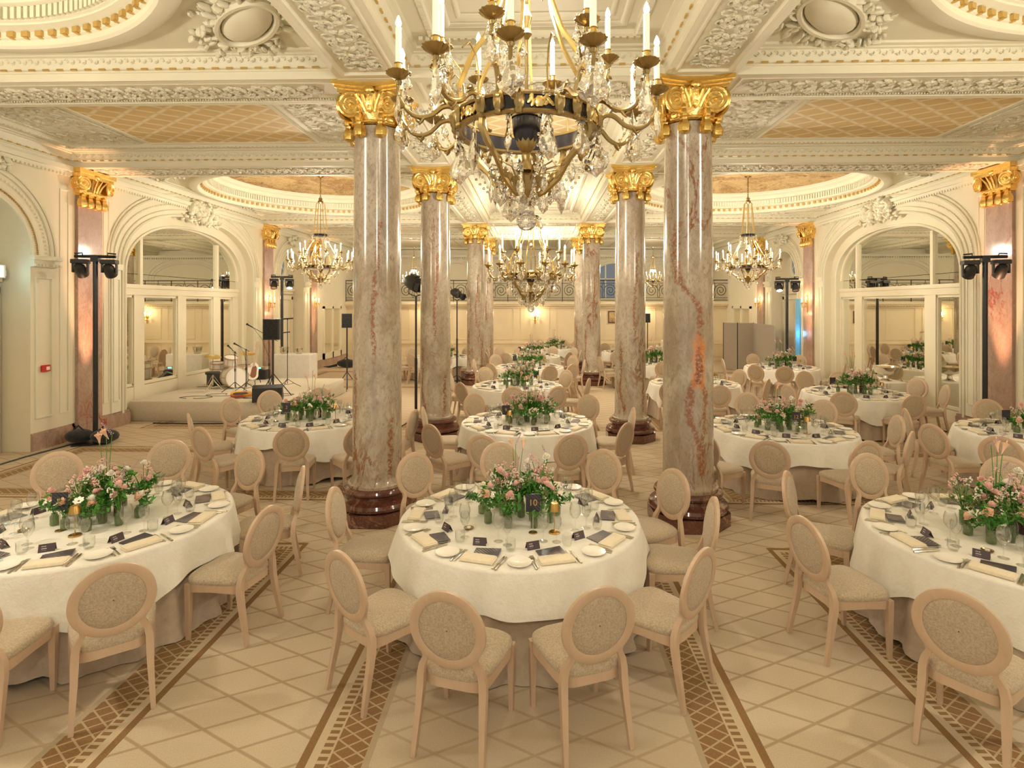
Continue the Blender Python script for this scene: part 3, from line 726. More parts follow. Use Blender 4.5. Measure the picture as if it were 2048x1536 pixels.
for xc in (-6.6, -4.1, 0, 4.1, 6.6):
    hw = 1.15 if xc else 1.7
    for dw, r in ((0, .035), (.12, .02), (.3, .03)):
        P = arch_pts(xc, hw + dw, 3.9, .8 + dw, 30); mb.tube([(xc - hw - dw, YE - .11, 2.7)] + [(p[0], YE - .11, p[1]) for p in P] + [(xc + hw + dw, YE - .11, 2.7)], r, 6)
mb.bx(-WX, WX, YE - .25, YE - .1, 5.0, 5.12); dent_line(mb, (-WX, YE - .2, 4.96), (WX, YE - .2, 4.96), .12, .06, .06, 'x', .5)
mb.bx(-WX, WX, YE - .16, YE - .1, 4.80, 4.84)
mb.build('wall_moulding', G['plaster'], wu, True)
mb = MB(); P = arch_pts(4.1, 1.1, 3.9, .78, 30); n = len(P)
vs = [(p[0], YE - .12, p[1]) for p in P] + [(5.2, YE - .12, 2.9), (3.0, YE - .12, 2.9)]; vs2 = [(a, b_ + .01, c) for a, b_, c in vs]; L = len(vs)
mb.add(vs + vs2, [tuple(range(L)), tuple(range(2 * L - 1, L - 1, -1))] + [(i, (i + 1) % L, L + (i + 1) % L, L + i) for i in range(L)])
w3 = struct('window_3', mb, G['sky_blue'], smooth=False, label='arched bluish window behind the balcony')
mb = MB()
for xx in (3.6, 4.1, 4.6): mb.bx(xx - .03, xx + .03, YE - .15, YE - .12, 2.9, 4.6)
mb.bx(3, 5.2, YE - .15, YE - .12, 3.85, 3.9); mb.build('window_frame', G['plaster'], w3, False)
# wrought iron balustrade, one panel repeated
rail = empty('balcony_railing', (0, YB - .16, 2.70), 0, 'black wrought iron railing with spirals along the far balcony', 'railing')
mb = MB(); w = 1.25
mb.box(-w / 2, 0, .5, .03, .03, 1.0); mb.tube([(-w / 2, 0, .98), (w / 2, 0, .98)], .022, 6); mb.tube([(-w / 2, 0, .84), (w / 2, 0, .84)], .012, 6); mb.tube([(-w / 2, 0, .07), (w / 2, 0, .07)], .014, 6); mb.tube([(-w / 2, 0, .18), (w / 2, 0, .18)], .010, 6)
for s in (-1, 1):
    sp = []
    for k in range(40):
        t = k / 39 * 2 * PI * 2.1; r = .285 * (1 - k / 46); sp.append((s * (.31 - r * math.cos(t)), 0, .51 + r * math.sin(t) * 1.05))
    mb.tube(sp, .014, 5)
    mb.tube([(s * .02, 0, .18), (s * .06, 0, .3), (s * .03, 0, .5), (s * .07, 0, .7), (s * .02, 0, .84)], .011, 5)
mb.tube([(0, 0, .84), (0, 0, .98)], .012, 5)
me = mb.mesh('railing_panel', G['iron'])
for k in range(14):
    o = bpy.data.objects.new('railing_panel', me); COL.objects.link(o); o.parent = rail; o.location = (-8.12 + k * 1.25, 0, 0)

# ------------------------------------------------------------------ columns
def volute(mb, r, w, n=44, turns=2.3):
    # ribbon spiral in the XZ plane, thick in Y
    pts = []; rad = []
    for k in range(n):
        t = k / (n - 1) * 2 * PI * turns; rr = r * (1 - .80 * k / (n - 1)); pts.append((rr * math.cos(t + 1.2), 0, rr * math.sin(t + 1.2))); rad.append(w * (1 - .45 * k / (n - 1)))
    mb.tube(pts, rad, 6, sq=(1, 1)); M0 = mb.M
    mb.M = (M0 or Matrix.Identity(4)) @ RX(PI / 2); mb.lathe([(.001, -.012), (r * .93, -.012), (r * .93, .012), (.001, .012)], 22); mb.M = M0
    mb.ell((0, 0, 0), (r * .2, .05, r * .2), 8, 6)
def tassel(mb, x, y, z, s=1.0):
    mb.M0 = mb.M
    mb.lathe([(.008 * s, 0), (.02 * s, -.015 * s), (.034 * s, -.05 * s), (.03 * s, -.062 * s), (.038 * s, -.075 * s), (.052 * s, -.12 * s), (.045 * s, -.16 * s), (.02 * s, -.175 * s), (.005, -.165 * s)], 12, (x, y, z), flute=6, fa=.12)
def make_column():
    root = empty('marble_column', (0, 0, 0), 0, 'column', 'column')
    mb = MB(); R = .47
    mb.prism([(R * math.cos(PI / 8 + k * PI / 4) * 1.02, R * math.sin(PI / 8 + k * PI / 4) * 1.02) for k in range(8)], 0, .15)
    mb.build('plinth', G['marble_dark'], root, False)
    mb = MB(); mb.lathe([(.40, .15), (.445, .17), (.46, .205), (.445, .24), (.40, .255), (.375, .26), (.355, .28), (.35, .31), (.365, .325), (.39, .335), (.40, .36), (.39, .385), (.36, .395), (.33, .40)], 48)
    mb.build('base', G['marble_dark'], root)
    mb = MB(); mb.lathe([(.345, .40), (.345, .43), (.32, .44), (.305, .47), (.290, .52), (.288, 1.8), (.282, 3.2), (.270, 4.62), (.285, 4.65)], 56)
    mb.build('shaft', G['marble'], root)
    cap = empty('capital', (0, 0, 0)); cap.parent = root
    mb = MB()
    mb.lathe([(.285, 4.66), (.31, 4.68), (.31, 4.70), (.285, 4.715), (.29, 4.76), (.34, 4.84), (.36, 4.90), (.36, 5.0)], 40, flute=20, fa=.02)
    # concave abacus in three steps
    def aba(h, z0, z1):
        P = []
        for k in range(4):
            for j in range(9):
                t = j / 8; a = (-h + 2 * h * t); dp = h - .10 * math.sin(PI * t)
                P.append({0: (a, -dp), 1: (dp, a), 2: (-a, dp), 3: (-dp, -a)}[k])
        mb.prism(P, z0, z1)
    aba(.365, 5.0, 5.05); aba(.39, 5.05, 5.085); aba(.42, 5.085, 5.135)
    mb.build('abacus', G['gold'], cap, ang=30)
    for k in range(4):
        mb = MB(); a = k * PI / 2 + PI / 4
        for s in (-1, 1):
            # two spirals meeting on the corner diagonal
            mb.M = RZ(a) @ T(.385, s * .075, 4.865) @ RZ(-s * .50) @ SCL(-1, 1, 1)
            volute(mb, .150, .024)
        mb.M = RZ(a) @ T(.36, 0, 4.865); mb.ell((0, 0, 0), (.10, .07, .125), 12, 8)
        mb.build('volute', G['gold'], cap)
        mb = MB(); b_ = k * PI / 2
        mb.M = RZ(b_)
        for j in range(-2, 3):
            mb.tube([(.30, j * .03, 4.80), (.335, j * .045, 4.88), (.38, j * .07, 4.97), (.37, j * .085, 5.0)], [.02, .022, .018, .01], 6)
        mb.ell((.335, 0, 5.04), (.04, .06, .05), 10, 6); mb.ell((.32, 0, 4.86), (.035, .035, .09), 8, 6)
        mb.build('acanthus_leaf', G['gold'], cap)
    mb = MB()
    for k in range(8):
        a = k * PI / 4 + PI / 8; mb.M = None; tassel(mb, .325 * math.cos(a), .325 * math.sin(a), 4.735, 1.35)
        tassel(mb, .345 * math.cos(a), .345 * math.sin(a), 4.83, .9)
    mb.build('tassels', G['gold'], cap)
    return root
colp = Proto(make_column())
crow = ['first row, nearest the camera', 'second row', 'third row', 'farthest row']
for j, y in enumerate(ROWS):
    for s in (-1, 1):
        yy = y - (.06 if s > 0 and j == 0 else 0)
        co_ = colp.put((s * CX - .05, yy, 0), (0, 0, 0), 'veined marble column with gold capital, %s of the nave, %s' % ('left' if s < 0 else 'right', crow[j]), 'marble columns of the nave')
        if j == 0:
            for ch in co_.children:
                if ch.name.startswith('shaft'): ch.material_slots[0].link = 'OBJECT'; ch.material_slots[0].material = G['marble_left' if s < 0 else 'marble_right']
# ------------------------------------------------------------------ pilasters
def make_pilaster():
    root = empty('marble_pilaster', (0, 0, 0), 0, 'pilaster', 'pilaster')
    mb = MB(); mb.bx(0, .12, -.34, .34, 0, .26); mb.bx(0, .10, -.32, .32, .26, .33); mb.build('base', G['marble_red'], root, False)
    mb = MB(); mb.bx(0, .06, -.30, .30, .33, 4.66); mb.build('shaft', G['marble_red'], root, False)
    cap = empty('capital'); cap.parent = root
    mb = MB(); mb.bx(0, .10, -.32, .32, 4.64, 4.68); mb.bx(0, .12, -.34, .34, 4.68, 4.98); mb.bx(0, .20, -.42, .42, 4.98, 5.06); mb.bx(0, .23, -.46, .46, 5.06, 5.135)
    for y in (-.2, -.1, 0, .1, .2): mb.tube([(.12, y * .6, 4.74), (.15, y * .8, 4.86), (.20, y * 1.2, 4.98)], [.03, .03, .015], 6)
    mb.ell((.18, 0, 5.03), (.05, .07, .06), 8, 6)
    for y in (-.26, -.09, .09, .26): tassel(mb, .11, y, 4.70, 1.6)
    mb.build('abacus', G['gold'], cap)
    for s in (-1, 1):
        mb = MB(); mb.M = T(.19, s * .33, 4.86) @ RZ(PI / 2 + s * .25) @ SCL(-s, 1, 1); volute(mb, .145, .024); mb.build('volute', G['gold'], cap)
        mb = MB(); mb.M = T(.10, s * .40, 4.86) @ RZ(s * .15); volute(mb, .12, .022); mb.build('volute', G['gold'], cap)
    return root
pp = Proto(make_pilaster())
prow = ['nearest one in view', 'beyond the mirrored bay', 'farthest one']
for j, y in enumerate(ROWS[1:]):
    for s in (-1, 1):
        pp.put((s * (WX - .0), y, 0), 0 if s < 0 else PI, 'flat red marble pilaster with gilded capital on the %s wall, %s' % ('left' if s < 0 else 'right', prow[j]), 'marble pilasters on the side walls')
# ------------------------------------------------------------------ point lights, real sources and added fill
def plight(loc, e, r=.2, col=(1, .86, .66), name='chandelier_light'):
    l = bpy.data.lights.new(name, 'POINT'); l.energy = e; l.shadow_soft_size = r; l.color = col
    o = bpy.data.objects.new(name, l); COL.objects.link(o); o.location = loc; return o
# ------------------------------------------------------------------ chandeliers
def pendant_mesh(name, L, W, star=True):
    mb = MB(); k = L
    mb.M = SCL(1, .34, 1)
    mb.lathe([(.002, 0), (W * .30, -k * .10), (W * .48, -k * .22), (W * .44, -k * .30), (W * .82, -k * .48), (W, -k * .66), (W * .80, -k * .80), (W * .36, -k * .90), (.001, -k)], 8, flute=4, fa=.08)
    mb.M = None
    if star:
        for i in range(8):
            a = i * PI / 4; mb.M = T(0, 0, .018) @ RY(a); mb.ell((0, 0, .014), (.006, .004, .014), 5, 4)
        mb.M = None
    mb.tube([(0, 0, 0), (0, 0, .05)], .0022, 4)
    return mb.mesh(name, G['crystal'], ang=12)
P_BIG = pendant_mesh('crystal_pendant', .18, .058); P_MID = pendant_mesh('crystal_pendant', .125, .034); P_SM = pendant_mesh('crystal_pendant', .075, .020, False)
def bobeche(mb, z, r=.062):
    mb.lathe([(.012, z - .045), (.018, z - .03), (.012, z - .018), (.03, z - .012), (r * .8, z), (r, z + .012), (r * .97, z + .016), (r * .7, z + .006), (.018, z + .004)], 42, flute=14, fa=.06)
def ladd(name, me, parent, loc, rz=0, sc=None):
    o = bpy.data.objects.new(name, me); COL.objects.link(o); o.parent = parent; o.location = loc; o.rotation_euler = (0, 0, rz)
    if sc: o.scale = (sc,) * 3
    return o
def candle_meshes(h, r):
    cu = MB(); cu.lathe([(.010, 0), (.020, .006), (.014, .016), (.021, .022), (.017, .05), (.022, .054), (r, .056)], 12); 
    ca = MB(); ca.lathe([(r, .05), (r, h - .004), (r * .6, h), (.001, h)], 12)
    fl = MB(); fl.lathe([(r * .5, h), (r * .95, h + .014), (r * .95, h + .024), (r * .45, h + .045), (.001, h + .056)], 12)
    return cu.mesh('candle_cup', G['brass_light']), ca.mesh('candle', G['wax']), fl.mesh('bulb', G['flame'])
def make_chandelier(name, RR, RA, nlow, nup, crown, chain, candle_h=.23, bottom=.46, detail=True, small=False):
    root = empty(name, (0, 0, 0), 0, 'chandelier', 'chandelier')
    cu, ca, fl = candle_meshes(candle_h, .0145 if not small else .013)
    # ring
    h = .085 if not small else .07
    mb = MB(); mb.lathe([(RR - .02, 0), (RR + .002, 0), (RR + .002, h), (RR - .02, h), (RR - .02, 0)], 64); mb.build('ring_band', G['enamel_black'], root)
    mb = MB()
    for z in (0, h): mb.lathe([(RR - .022, z - .006), (RR + .01, z - .01), (RR + .016, z), (RR + .01, z + .01), (RR - .022, z + .006), (RR - .022, z - .006)], 64)
    mb.build('gilt_rim', G['brass'], root)
    na = nlow // 2
    for k in range(na):
        mb = MB(); a = 2 * PI * (k + .5) / na; mb.M = RZ(a)
        for j in range(12 if detail else 5):
            mb.M = RZ(a + random.uniform(-.16, .16)) @ T(RR + .008, 0, h * random.uniform(.25, .75)) @ RX(random.random() * 3); mb.ell((0, 0, 0), (.008, .024, .011), 7, 4)
        mb.M = RZ(a); mb.ell((RR + .006, 0, h * .5), (.014, .03, .03), 8, 5)
        mb.build('oak_leaf_mount', G['brass_light'], root)
    armp = []
    def arm_mesh(up):
        mb = MB()
        if not up:
            ctl = [(RR, .05), (RR + .05, .085), (RR + .10, .075), (RR + .15, .03), (RR + .21, .01), (RA - .05, .03), (RA, .10), (RA, .165)]
        else:
            ra = RA * .66
            ctl = [(RR, .07), (RR + .02, .16), (RR + .05, .24), (RR + .03, .31), (ra - .05, .30), (ra - .02, .31), (ra, .35), (ra, .385)]
        pts = []
        for i in range(len(ctl) - 1):
            for t in (0, .33, .66):
                p0 = ctl[max(i - 1, 0)]; p1 = ctl[i]; p2 = ctl[i + 1]; p3 = ctl[min(i + 2, len(ctl) - 1)]
                f = lambda q: .5 * ((2 * p1[q]) + (-p0[q] + p2[q]) * t + (2 * p0[q] - 5 * p1[q] + 4 * p2[q] - p3[q]) * t * t + (-p0[q] + 3 * p1[q] - 3 * p2[q] + p3[q]) * t ** 3)
                pts.append((f(0), 0, f(1)))
        pts.append((ctl[-1][0], 0, ctl[-1][1]))
        n = len(pts); mb.tube(pts, [.0145 * (1 - .35 * i / n) for i in range(n)], 7)
        for (i, s) in ((4, 1), (n // 2, -1), (n // 2 + 4, 1)):
            p = pts[i]; mb.M = T(p[0], 0, p[2]) @ RY(s * .6); mb.ell((0, 0, s * .018), (.010, .015, .030), 7, 4); mb.ell((.014, 0, s * .034), (.018, .012, .008), 7, 4)
        mb.M = T(RR + .012, 0, .05); mb.ell((0, 0, 0), (.028, .03, .055), 9, 6); mb.ell((.012, 0, .02), (.022, .022, .022), 8, 5); mb.ell((0, 0, -.05), (.02, .022, .02), 8, 5)
        return mb.mesh('arm', G['brass'])
    am = [arm_mesh(False), arm_mesh(True)]
    bm = []
    for r_, z in ((RA, .20), (RA * .66, .42)):
        mb = MB(); bobeche(mb, 0, .06 if not small else .05); bm.append(mb.mesh('drip_pan', G['brass']))
    specs = [(2 * PI * (k + .5) / nlow, 0) for k in range(nlow)] + [(2 * PI * k / nup, 1) for k in range(nup)]
    for a, u in specs:
        arm = ladd('arm', am[u], root, (0, 0, 0), a)
        r_, z = (RA, .20) if u == 0 else (RA * .66, .42)
        r_ += .0
        ladd('drip_pan', bm[u], arm, (r_, 0, z)); ladd('candle_cup', cu, arm, (r_, 0, z + .004)); ladd('candle', ca, arm, (r_, 0, z + .004)); ladd('bulb', fl, arm, (r_, 0, z + .004))
    # pendants, each a part
    cnt = 0
    for a, u in specs:
        r_, z = (RA, .14) if u == 0 else (RA * .66, .36)
        ladd('crystal_pendant', P_BIG if u == 0 else P_MID, root, (r_ * math.cos(a), r_ * math.sin(a), z - .01), a + PI / 2 + random.uniform(-.5, .5), random.uniform(.9, 1.25)); cnt += 1
        for s in ((-1, 1) if detail else (1,)):
            aa = a + s * .075; r2 = r_ - .035
            ladd('crystal_pendant', P_SM, root, (r2 * math.cos(aa), r2 * math.sin(aa), z + .05), random.random() * 3, random.uniform(.9, 1.3)); cnt += 1
    for k in range(12 if detail else 8):
        a = 2 * PI * k / (12 if detail else 8) + .13; ladd('crystal_pendant', P_BIG if k % 2 else P_MID, root, ((RR * 1.02) * math.cos(a), (RR * .96) * math.sin(a), -.03), random.random() * 3, random.uniform(.9, 1.3))
    for k in range(10 if detail else 5):
        a = 2 * PI * k / (10 if detail else 5); r2 = RR * .52; ladd('crystal_pendant', P_BIG if k % 3 == 0 else P_MID, root, (r2 * math.cos(a), r2 * math.sin(a), -bottom * .52), random.random() * 3, random.uniform(.8, 1.15))
    for k in range(8 if detail else 4):
        a = 2 * PI * k / (8 if detail else 4) + .3; r2 = RR * .25; ladd('crystal_pendant', P_BIG if k % 2 else P_MID, root, (r2 * math.cos(a), r2 * math.sin(a), -bottom * .64), random.random() * 3, random.uniform(.7, .95))
    # twigs that carry pendants
    mb = MB()
    for k in range(12 if detail else 6):
        a = 2 * PI * k / (12 if detail else 6) + .13
        mb.M = RZ(a); mb.tube([(RR * .96, 0, h), (RR * .93, 0, h + .12), (RR * .98, 0, h + .22), (RR * 1.1, 0, h + .27), (RR * 1.22, 0, h + .23)], .0045, 5)
        mb.tube([(RR * .15, 0, -bottom * .62), (RR * .3, 0, -bottom * .42), (RR * .5, 0, -bottom * .38), (RR * .56, 0, -bottom * .44)], .0045, 5)
    mb.build('wire_branches', G['brass'], root)
    for k in range(6 if detail else 4):
        a = 2 * PI * k / (6 if detail else 4) + .13; ladd('crystal_pendant', P_MID, root, (RR * 1.2 * math.cos(a), RR * 1.2 * math.sin(a), h + .2), random.random() * 3, 1.1)
    # S straps
    for k in range(4):
        mb = MB(); mb.M = RZ(k * PI / 2 + PI / 4)
        mb.tube([(RR, 0, -.005), (RR * 1.02, 0, -.05), (RR * .90, 0, -.11 * bottom / .46), (RR * .72, 0, -.17 * bottom / .46), (RR * .55, 0, -.26 * bottom / .46), (RR * .32, 0, -.32 * bottom / .46), (RR * .12, 0, -.34 * bottom / .46)], [.018, .020, .018, .015, .014, .013, .012], 6, sq=(1.3, .8))
        for (x_, z_) in ((.62, -.20), (.5, -.26), (.4, -.27)): mb.M = RZ(k * PI / 2 + PI / 4) @ T(RR * x_, 0, z_ * bottom / .46) @ RY(.7); mb.ell((0, 0, .02), (.022, .018, .032), 8, 5)
        mb.build('scroll_strap', G['brass'], root)
    # urn and finial
    mb = MB(); mb.lathe([(.001, .12), (.075, .12), (.085, .10), (.07, .085), (.078, .07), (.072, .0), (.05, -.05), (.001, -.05)], 28); mb.build('urn', G['enamel_black'], root)
    mb = MB(); mb.lathe([(.086, .105), (.09, .12), (.075, .135), (.08, .09), (.08, .085)], 28)
    mb.lathe([(.058, -.02), (.05, -.06), (.03, -.09), (.018, -.10), (.026, -.115), (.022, -.14), (.032, -.17), (.05, -.19), (.055, -.20), (.03, -.205)], 24, flute=12, fa=.04)
    s_ = bottom / .46
    mb.lathe([(.03, -.20), (.085 * s_, -.235 * s_), (.08, -.245 * s_), (.062, -.30 * s_), (.05, -.32 * s_), (.028, -.345 * s_), (.03, -.36 * s_), (.012, -.385 * s_), (.002, -.39 * s_)], 24, flute=10, fa=.04)
    mb.tube([(0, 0, .12), (0, 0, crown)], .009, 8); 
    mb.lathe([(.009, .5), (.03, .53), (.012, .56), (.03, .62), (.012, .66)], 12)
    mb.build('stem', G['brass'], root)
    mb = MB(); mb.ell((0, 0, -bottom), .055, 18, 12); mb.tube([(0, 0, -bottom + .05), (0, 0, -bottom + .09)], .006, 6)
    for k in range(7): mb.tube([(.055 * math.sin(k * PI / 8 + .4) * math.cos(t), .055 * math.sin(k * PI / 8 + .4) * math.sin(t), -bottom + .055 * math.cos(k * PI / 8 + .4)) for t in [i * PI / 8 for i in range(16)]], .0018, 3, closed=True)
    mb.build('crystal_ball', G['crystal'], root, label='faceted crystal ball')
    # rods up to the crown
    for k in range(6):
        mb = MB(); mb.M = RZ(k * PI / 3 + .26)
        if small: pr = [(RR, 0, h), (RR * 1.0, 0, .25), (RR * .75, 0, .45), (RR * .45, 0, .70), (.165, 0, .84), (.165, 0, .90), (.10, 0, crown - .05), (.04, 0, crown)]
        else: pr = [(RR, 0, h), (RR * 1.02, 0, .2), (RR * .85, 0, .36), (RR * .6, 0, .5), (RR * .42, 0, .68), (RR * .33, 0, crown - .08), (RR * .3, 0, crown)]
        mb.tube(pr, .011 if not small else .008, 6, sq=(1.3, .8)); mb.build('rod', G['brass_light'], root)
    zc = crown if not small else .86; rc = RR * .32 if not small else .17
    mb = MB(); mb.lathe([(rc - .01, zc - .03), (rc + .004, zc - .03), (rc + .004, zc + .03), (rc - .01, zc + .03), (rc - .01, zc - .03)], 24); mb.build('crown_ring', G['enamel_black'], root)
    for k in range(8):
        a = k * PI / 4; ladd('crystal_pendant', P_MID, root, ((rc + .03) * math.cos(a), (rc + .03) * math.sin(a), zc - .04), a, 1.2)
    mb = MB(); mb.lathe([(.02, crown - .05), (.06, crown - .02), (.07, crown + .02), (.04, crown + .04), (.05, crown + .08), (.02, crown + .12)], 16, flute=8, fa=.06)
    z = crown + .12; k = 0
    while z < crown + chain:
        mb.M = T(0, 0, z) @ RZ(k * PI / 2) @ RX(PI / 2); mb.tube([(.018 * math.cos(t), .032 * math.sin(t), 0) for t in [i * PI / 5 for i in range(10)]], .006, 5, closed=True); z += .05; k += 1
    mb.M = None; mb.lathe([(.001, crown + chain), (.05, crown + chain), (.09, crown + chain + .04), (.001, crown + chain + .045)], 16)
    mb.build('chain', G['brass'], root)
    # bead garlands between outer arms
    if detail:
        gm = MB()
        da = 2 * PI / nlow
        for i in range(13):
            t = i / 12; a = da * (t - .5); rr = RA - .03 - .05 * math.sin(PI * t); gm.ell((rr * math.cos(a), rr * math.sin(a), .12 - .13 * math.sin(PI * t)), .008, 6, 4)
        me = gm.mesh('bead_garland', G['crystal'])
        for k in range(nlow): ladd('bead_garland', me, root, (0, 0, 0), 2 * PI * k / nlow)
        gm = MB()
        for i in range(15):
            t = i / 14; gm.ell((RR * (1 - .75 * t), .0, -.02 - (bottom * .75) * (t ** .6) - .05 * math.sin(PI * t)), .008, 6, 4)
        me = gm.mesh('bead_garland', G['crystal'])
        for k in range(8): ladd('bead_garland', me, root, (0, 0, 0), 2 * PI * k / 8)
    return root
cx1, cy1 = at_depth(1053, 3.0); cx2, cy2 = at_depth(1062, 8.8)
big = make_chandelier('chandelier', .365, .68, 12, 6, .96, .75)
big['label'] = 'large bronze and crystal chandelier in the foreground with a black ring'; big['group'] = 'nave chandeliers'
bp = Proto(big); bp.put((cx1, cy1, 3.46), .18)
bp.put((cx2, cy2, 2.95), .05, 'large bronze and crystal chandelier hanging in the middle of the nave', 'nave chandeliers')
sm = make_chandelier('chandelier', .44, .78, 12, 6, 1.72, .62, .20, .46, False, True)
sp = Proto(sm)
CH = []
for (x, y, z, lab) in ((at_depth(641, 14.5) + (3.48, 'bronze chandelier with long rods over the stage in the left aisle')), (at_depth(1496, 14.5) + (3.48, 'bronze chandelier with long rods hanging in the right aisle')),):
    sp.put((x, y, z), .1, lab, 'aisle chandeliers'); CH.append((x, y, z))
for (u, t, z, sc, lab) in ((828, 24.2, 3.55, .62, 'small distant chandelier left of the nave before the balcony'), (1306, 24.2, 3.55, .62, 'small distant chandelier right of the nave before the balcony')):
    x, y = at_depth(u, t); sp.put((x, y, z), .3, lab, 'distant chandeliers', sc); CH.append((x, y, z))
for s in (-1, 1):
    sp.put((s * 5.4, 3.0, 3.48), .2, 'unseen bronze chandelier added to light the nearest %s table' % ('left' if s < 0 else 'right'), 'aisle chandeliers'); CH.append((s * 5.4, 3.0, 3.48))  # out-of-view copies added to carry light into the near aisles
# ------------------------------------------------------------------ wall sconces
def make_sconce():
    root = empty('wall_sconce', (0, 0, 0), 0, 'sconce', 'wall lamp')
    mb = MB(); mb.M = SCL(.4, 1, 1); mb.lathe([(.001, -.28), (.03, -.24), (.02, -.2), (.05, -.12), (.04, -.02), (.06, .05), (.05, .16), (.02, .2), (.035, .25), (.001, .32)], 14, flute=6, fa=.1); mb.build('backplate', G['gold'], root)
    cu, ca, fl = candle_meshes(.15, .012)
    for a in (-.9, 0, .9):
        mb = MB(); mb.M = RZ(a); mb.tube([(.01, 0, -.06), (.08, 0, -.12), (.15, 0, -.10), (.17, 0, -.03), (.17, 0, .0)], .009, 6); am = mb.build('arm', G['gold'], root)
        mb = MB(); mb.M = RZ(a) @ T(.17, 0, 0); bobeche(mb, .03, .04); mb.build('drip_pan', G['gold'], am)
        p = (.17 * math.cos(a), .17 * math.sin(a), .03)
        ladd('candle', ca, am, p); ladd('bulb', fl, am, p)
        ladd('crystal_pendant', P_SM, root, (p[0], p[1], -.02), 0, 1.3)
    return root
ss = Proto(make_sconce())
SCN = [(-WX + .07, 18.2, 2.58, 0, 'gilt sconce on the left red pilaster behind the stage'), (WX - .07, 18.2, 2.58, PI, 'gilt sconce on the right red pilaster by the folding screen'),
       (-WX + .07, 22.0, 2.58, 0, 'gilt sconce on the farthest left red pilaster'), (WX - .07, 22.0, 2.58, PI, 'gilt sconce on the farthest right red pilaster'),
       (.0, YB - .03, 1.95, -PI / 2, 'gilt sconce on the centre of the far wall under the balcony'), (-4.9, YB - .03, 1.95, -PI / 2, 'gilt sconce on the far wall, left of the nave'), (4.9, YB - .03, 1.95, -PI / 2, 'gilt sconce on the far wall, right of the nave'),
       ]
for x, y, z, r, lab in SCN: ss.put((x, y, z), r, lab, 'wall sconces')
# ------------------------------------------------------------------ chairs
def make_chair():
    root = empty('dining_chair', (0, 0, 0), 0, 'chair', 'chair')
    W = G['chair_wood']
    # seat outline: narrower at the back, bowed front
    out = []
    for k in range(36):
        t = 2 * PI * k / 36; c_, s_ = math.cos(t), math.sin(t); e = .42
        x = (abs(c_) ** e) * (1 if c_ > 0 else -1); y = (abs(s_) ** e) * (1 if s_ > 0 else -1)
        yy = .015 + y * .225 + (.025 * (1 - x * x) if y > 0 else -.012 * (1 - x * x)); wd = .222 + .030 * (yy / .225); out.append((x * wd, yy))
    mb = MB(); vs = []; fs = []
    prof = [(.99, .428), (1.0, .432), (1.015, .447), (1.0, .468), (.93, .482), (.75, .492), (.45, .498), (.15, .500)]
    for q, z in prof: vs += [(p[0] * q, .015 + (p[1] - .015) * q, z) for p in out]
    n = 36
    for k in range(len(prof) - 1):
        for i in range(n): fs.append((k * n + i, k * n + (i + 1) % n, (k + 1) * n + (i + 1) % n, (k + 1) * n + i))
    fs.append(tuple(range((len(prof) - 1) * n, len(prof) * n))); mb.add(vs, fs); mb.build('seat', G['boucle'], root, ang=60)
    mb = MB(); vs = []; fs = []
    for q, zf in ((.995, 0), (.995, 1), (.90, 1), (.90, 0)):
        for p in out:
            arch = .020 * (1 - min(1, abs(abs(p[0]) / .23 - 0) if abs(p[1] - .015) > .2 else abs((p[1] - .015) / .225)) ** 2)
            vs.append((p[0] * q, .015 + (p[1] - .015) * q, .43 if zf else .358 + arch))
    for k in range(4):
        for i in range(n): j = (i + 1) % n; l = (k + 1) % 4; fs.append((k * n + i, l * n + i, l * n + j, k * n + j)[::-1])
    mb.add(vs, fs); mb.build('seat_rail', W, root, ang=40)
    for s in (-1, 1):
        mb = MB(); pts = [(s * .222, .212, .428), (s * .222, .212, .37), (s * .221, .214, .2), (s * .219, .218, 0)]
        mb.tube(pts, [.030, .030, .025, .0185], 4); mb.build('leg', W, root, ang=30)
        mb = MB()
        pts = [(s * .205, -.285, 0), (s * .200, -.262, .12), (s * .193, -.232, .26), (s * .190, -.214, .37), (s * .188, -.212, .44), (s * .176, -.220, .50), (s * .150, -.236, .555), (s * .150, -.246, .585), (s * .175, -.254, .63)]
        mb.tube(pts, [.019, .023, .027, .030, .030, .026, .022, .022, .014], 4); mb.build('leg', W, root, ang=30)
    # oval back
    def P(x, w, d): return (x, -.243 - (w - .52) * .16 + d, w)
    A, B, zc = .198, .205, .745
    mb = MB(); vs = []; fs = []; n = 48; hw, ht = .0275, .0155
    sec = [(-hw, -ht * .8), (-hw * .6, -ht), (hw * .6, -ht), (hw, -ht * .7), (hw, ht * .7), (hw * .6, ht), (-hw * .6, ht), (-hw, ht * .8)]
    for i in range(n):
        t = 2 * PI * i / n
        for du, dv in sec: vs.append(P((A + du) * math.cos(t), zc + (B + du) * math.sin(t), dv))
    m = len(sec)
    for i in range(n):
        for k in range(m): fs.append((i * m + k, ((i + 1) % n) * m + k, ((i + 1) % n) * m + (k + 1) % m, i * m + (k + 1) % m))
    mb.add(vs, fs); mb.build('back_frame', W, root, ang=50)
    mb = MB(); vs = []; fs = []; rings = [(1.0, -.004), (.97, -.010), (.6, -.0125), (.02, -.013)]; a_, b_ = A - .020, B - .020
    allr = [(q, d) for q, d in reversed(rings)] + [(1.0, .006), (1.0, .014), (.95, .024), (.8, .033), (.45, .040), (.02, .041)]
    for q, d in allr:
        for i in range(n): t = 2 * PI * i / n; vs.append(P(a_ * q * math.cos(t), zc + b_ * q * math.sin(t), d))
    for k in range(len(allr) - 1):
        for i in range(n): fs.append((k * n + i, k * n + (i + 1) % n, (k + 1) * n + (i + 1) % n, (k + 1) * n + i)[::-1])
    mb.add(vs, fs); mb.build('backrest', G['boucle'], root, ang=60)
    return root
chair = Proto(make_chair())
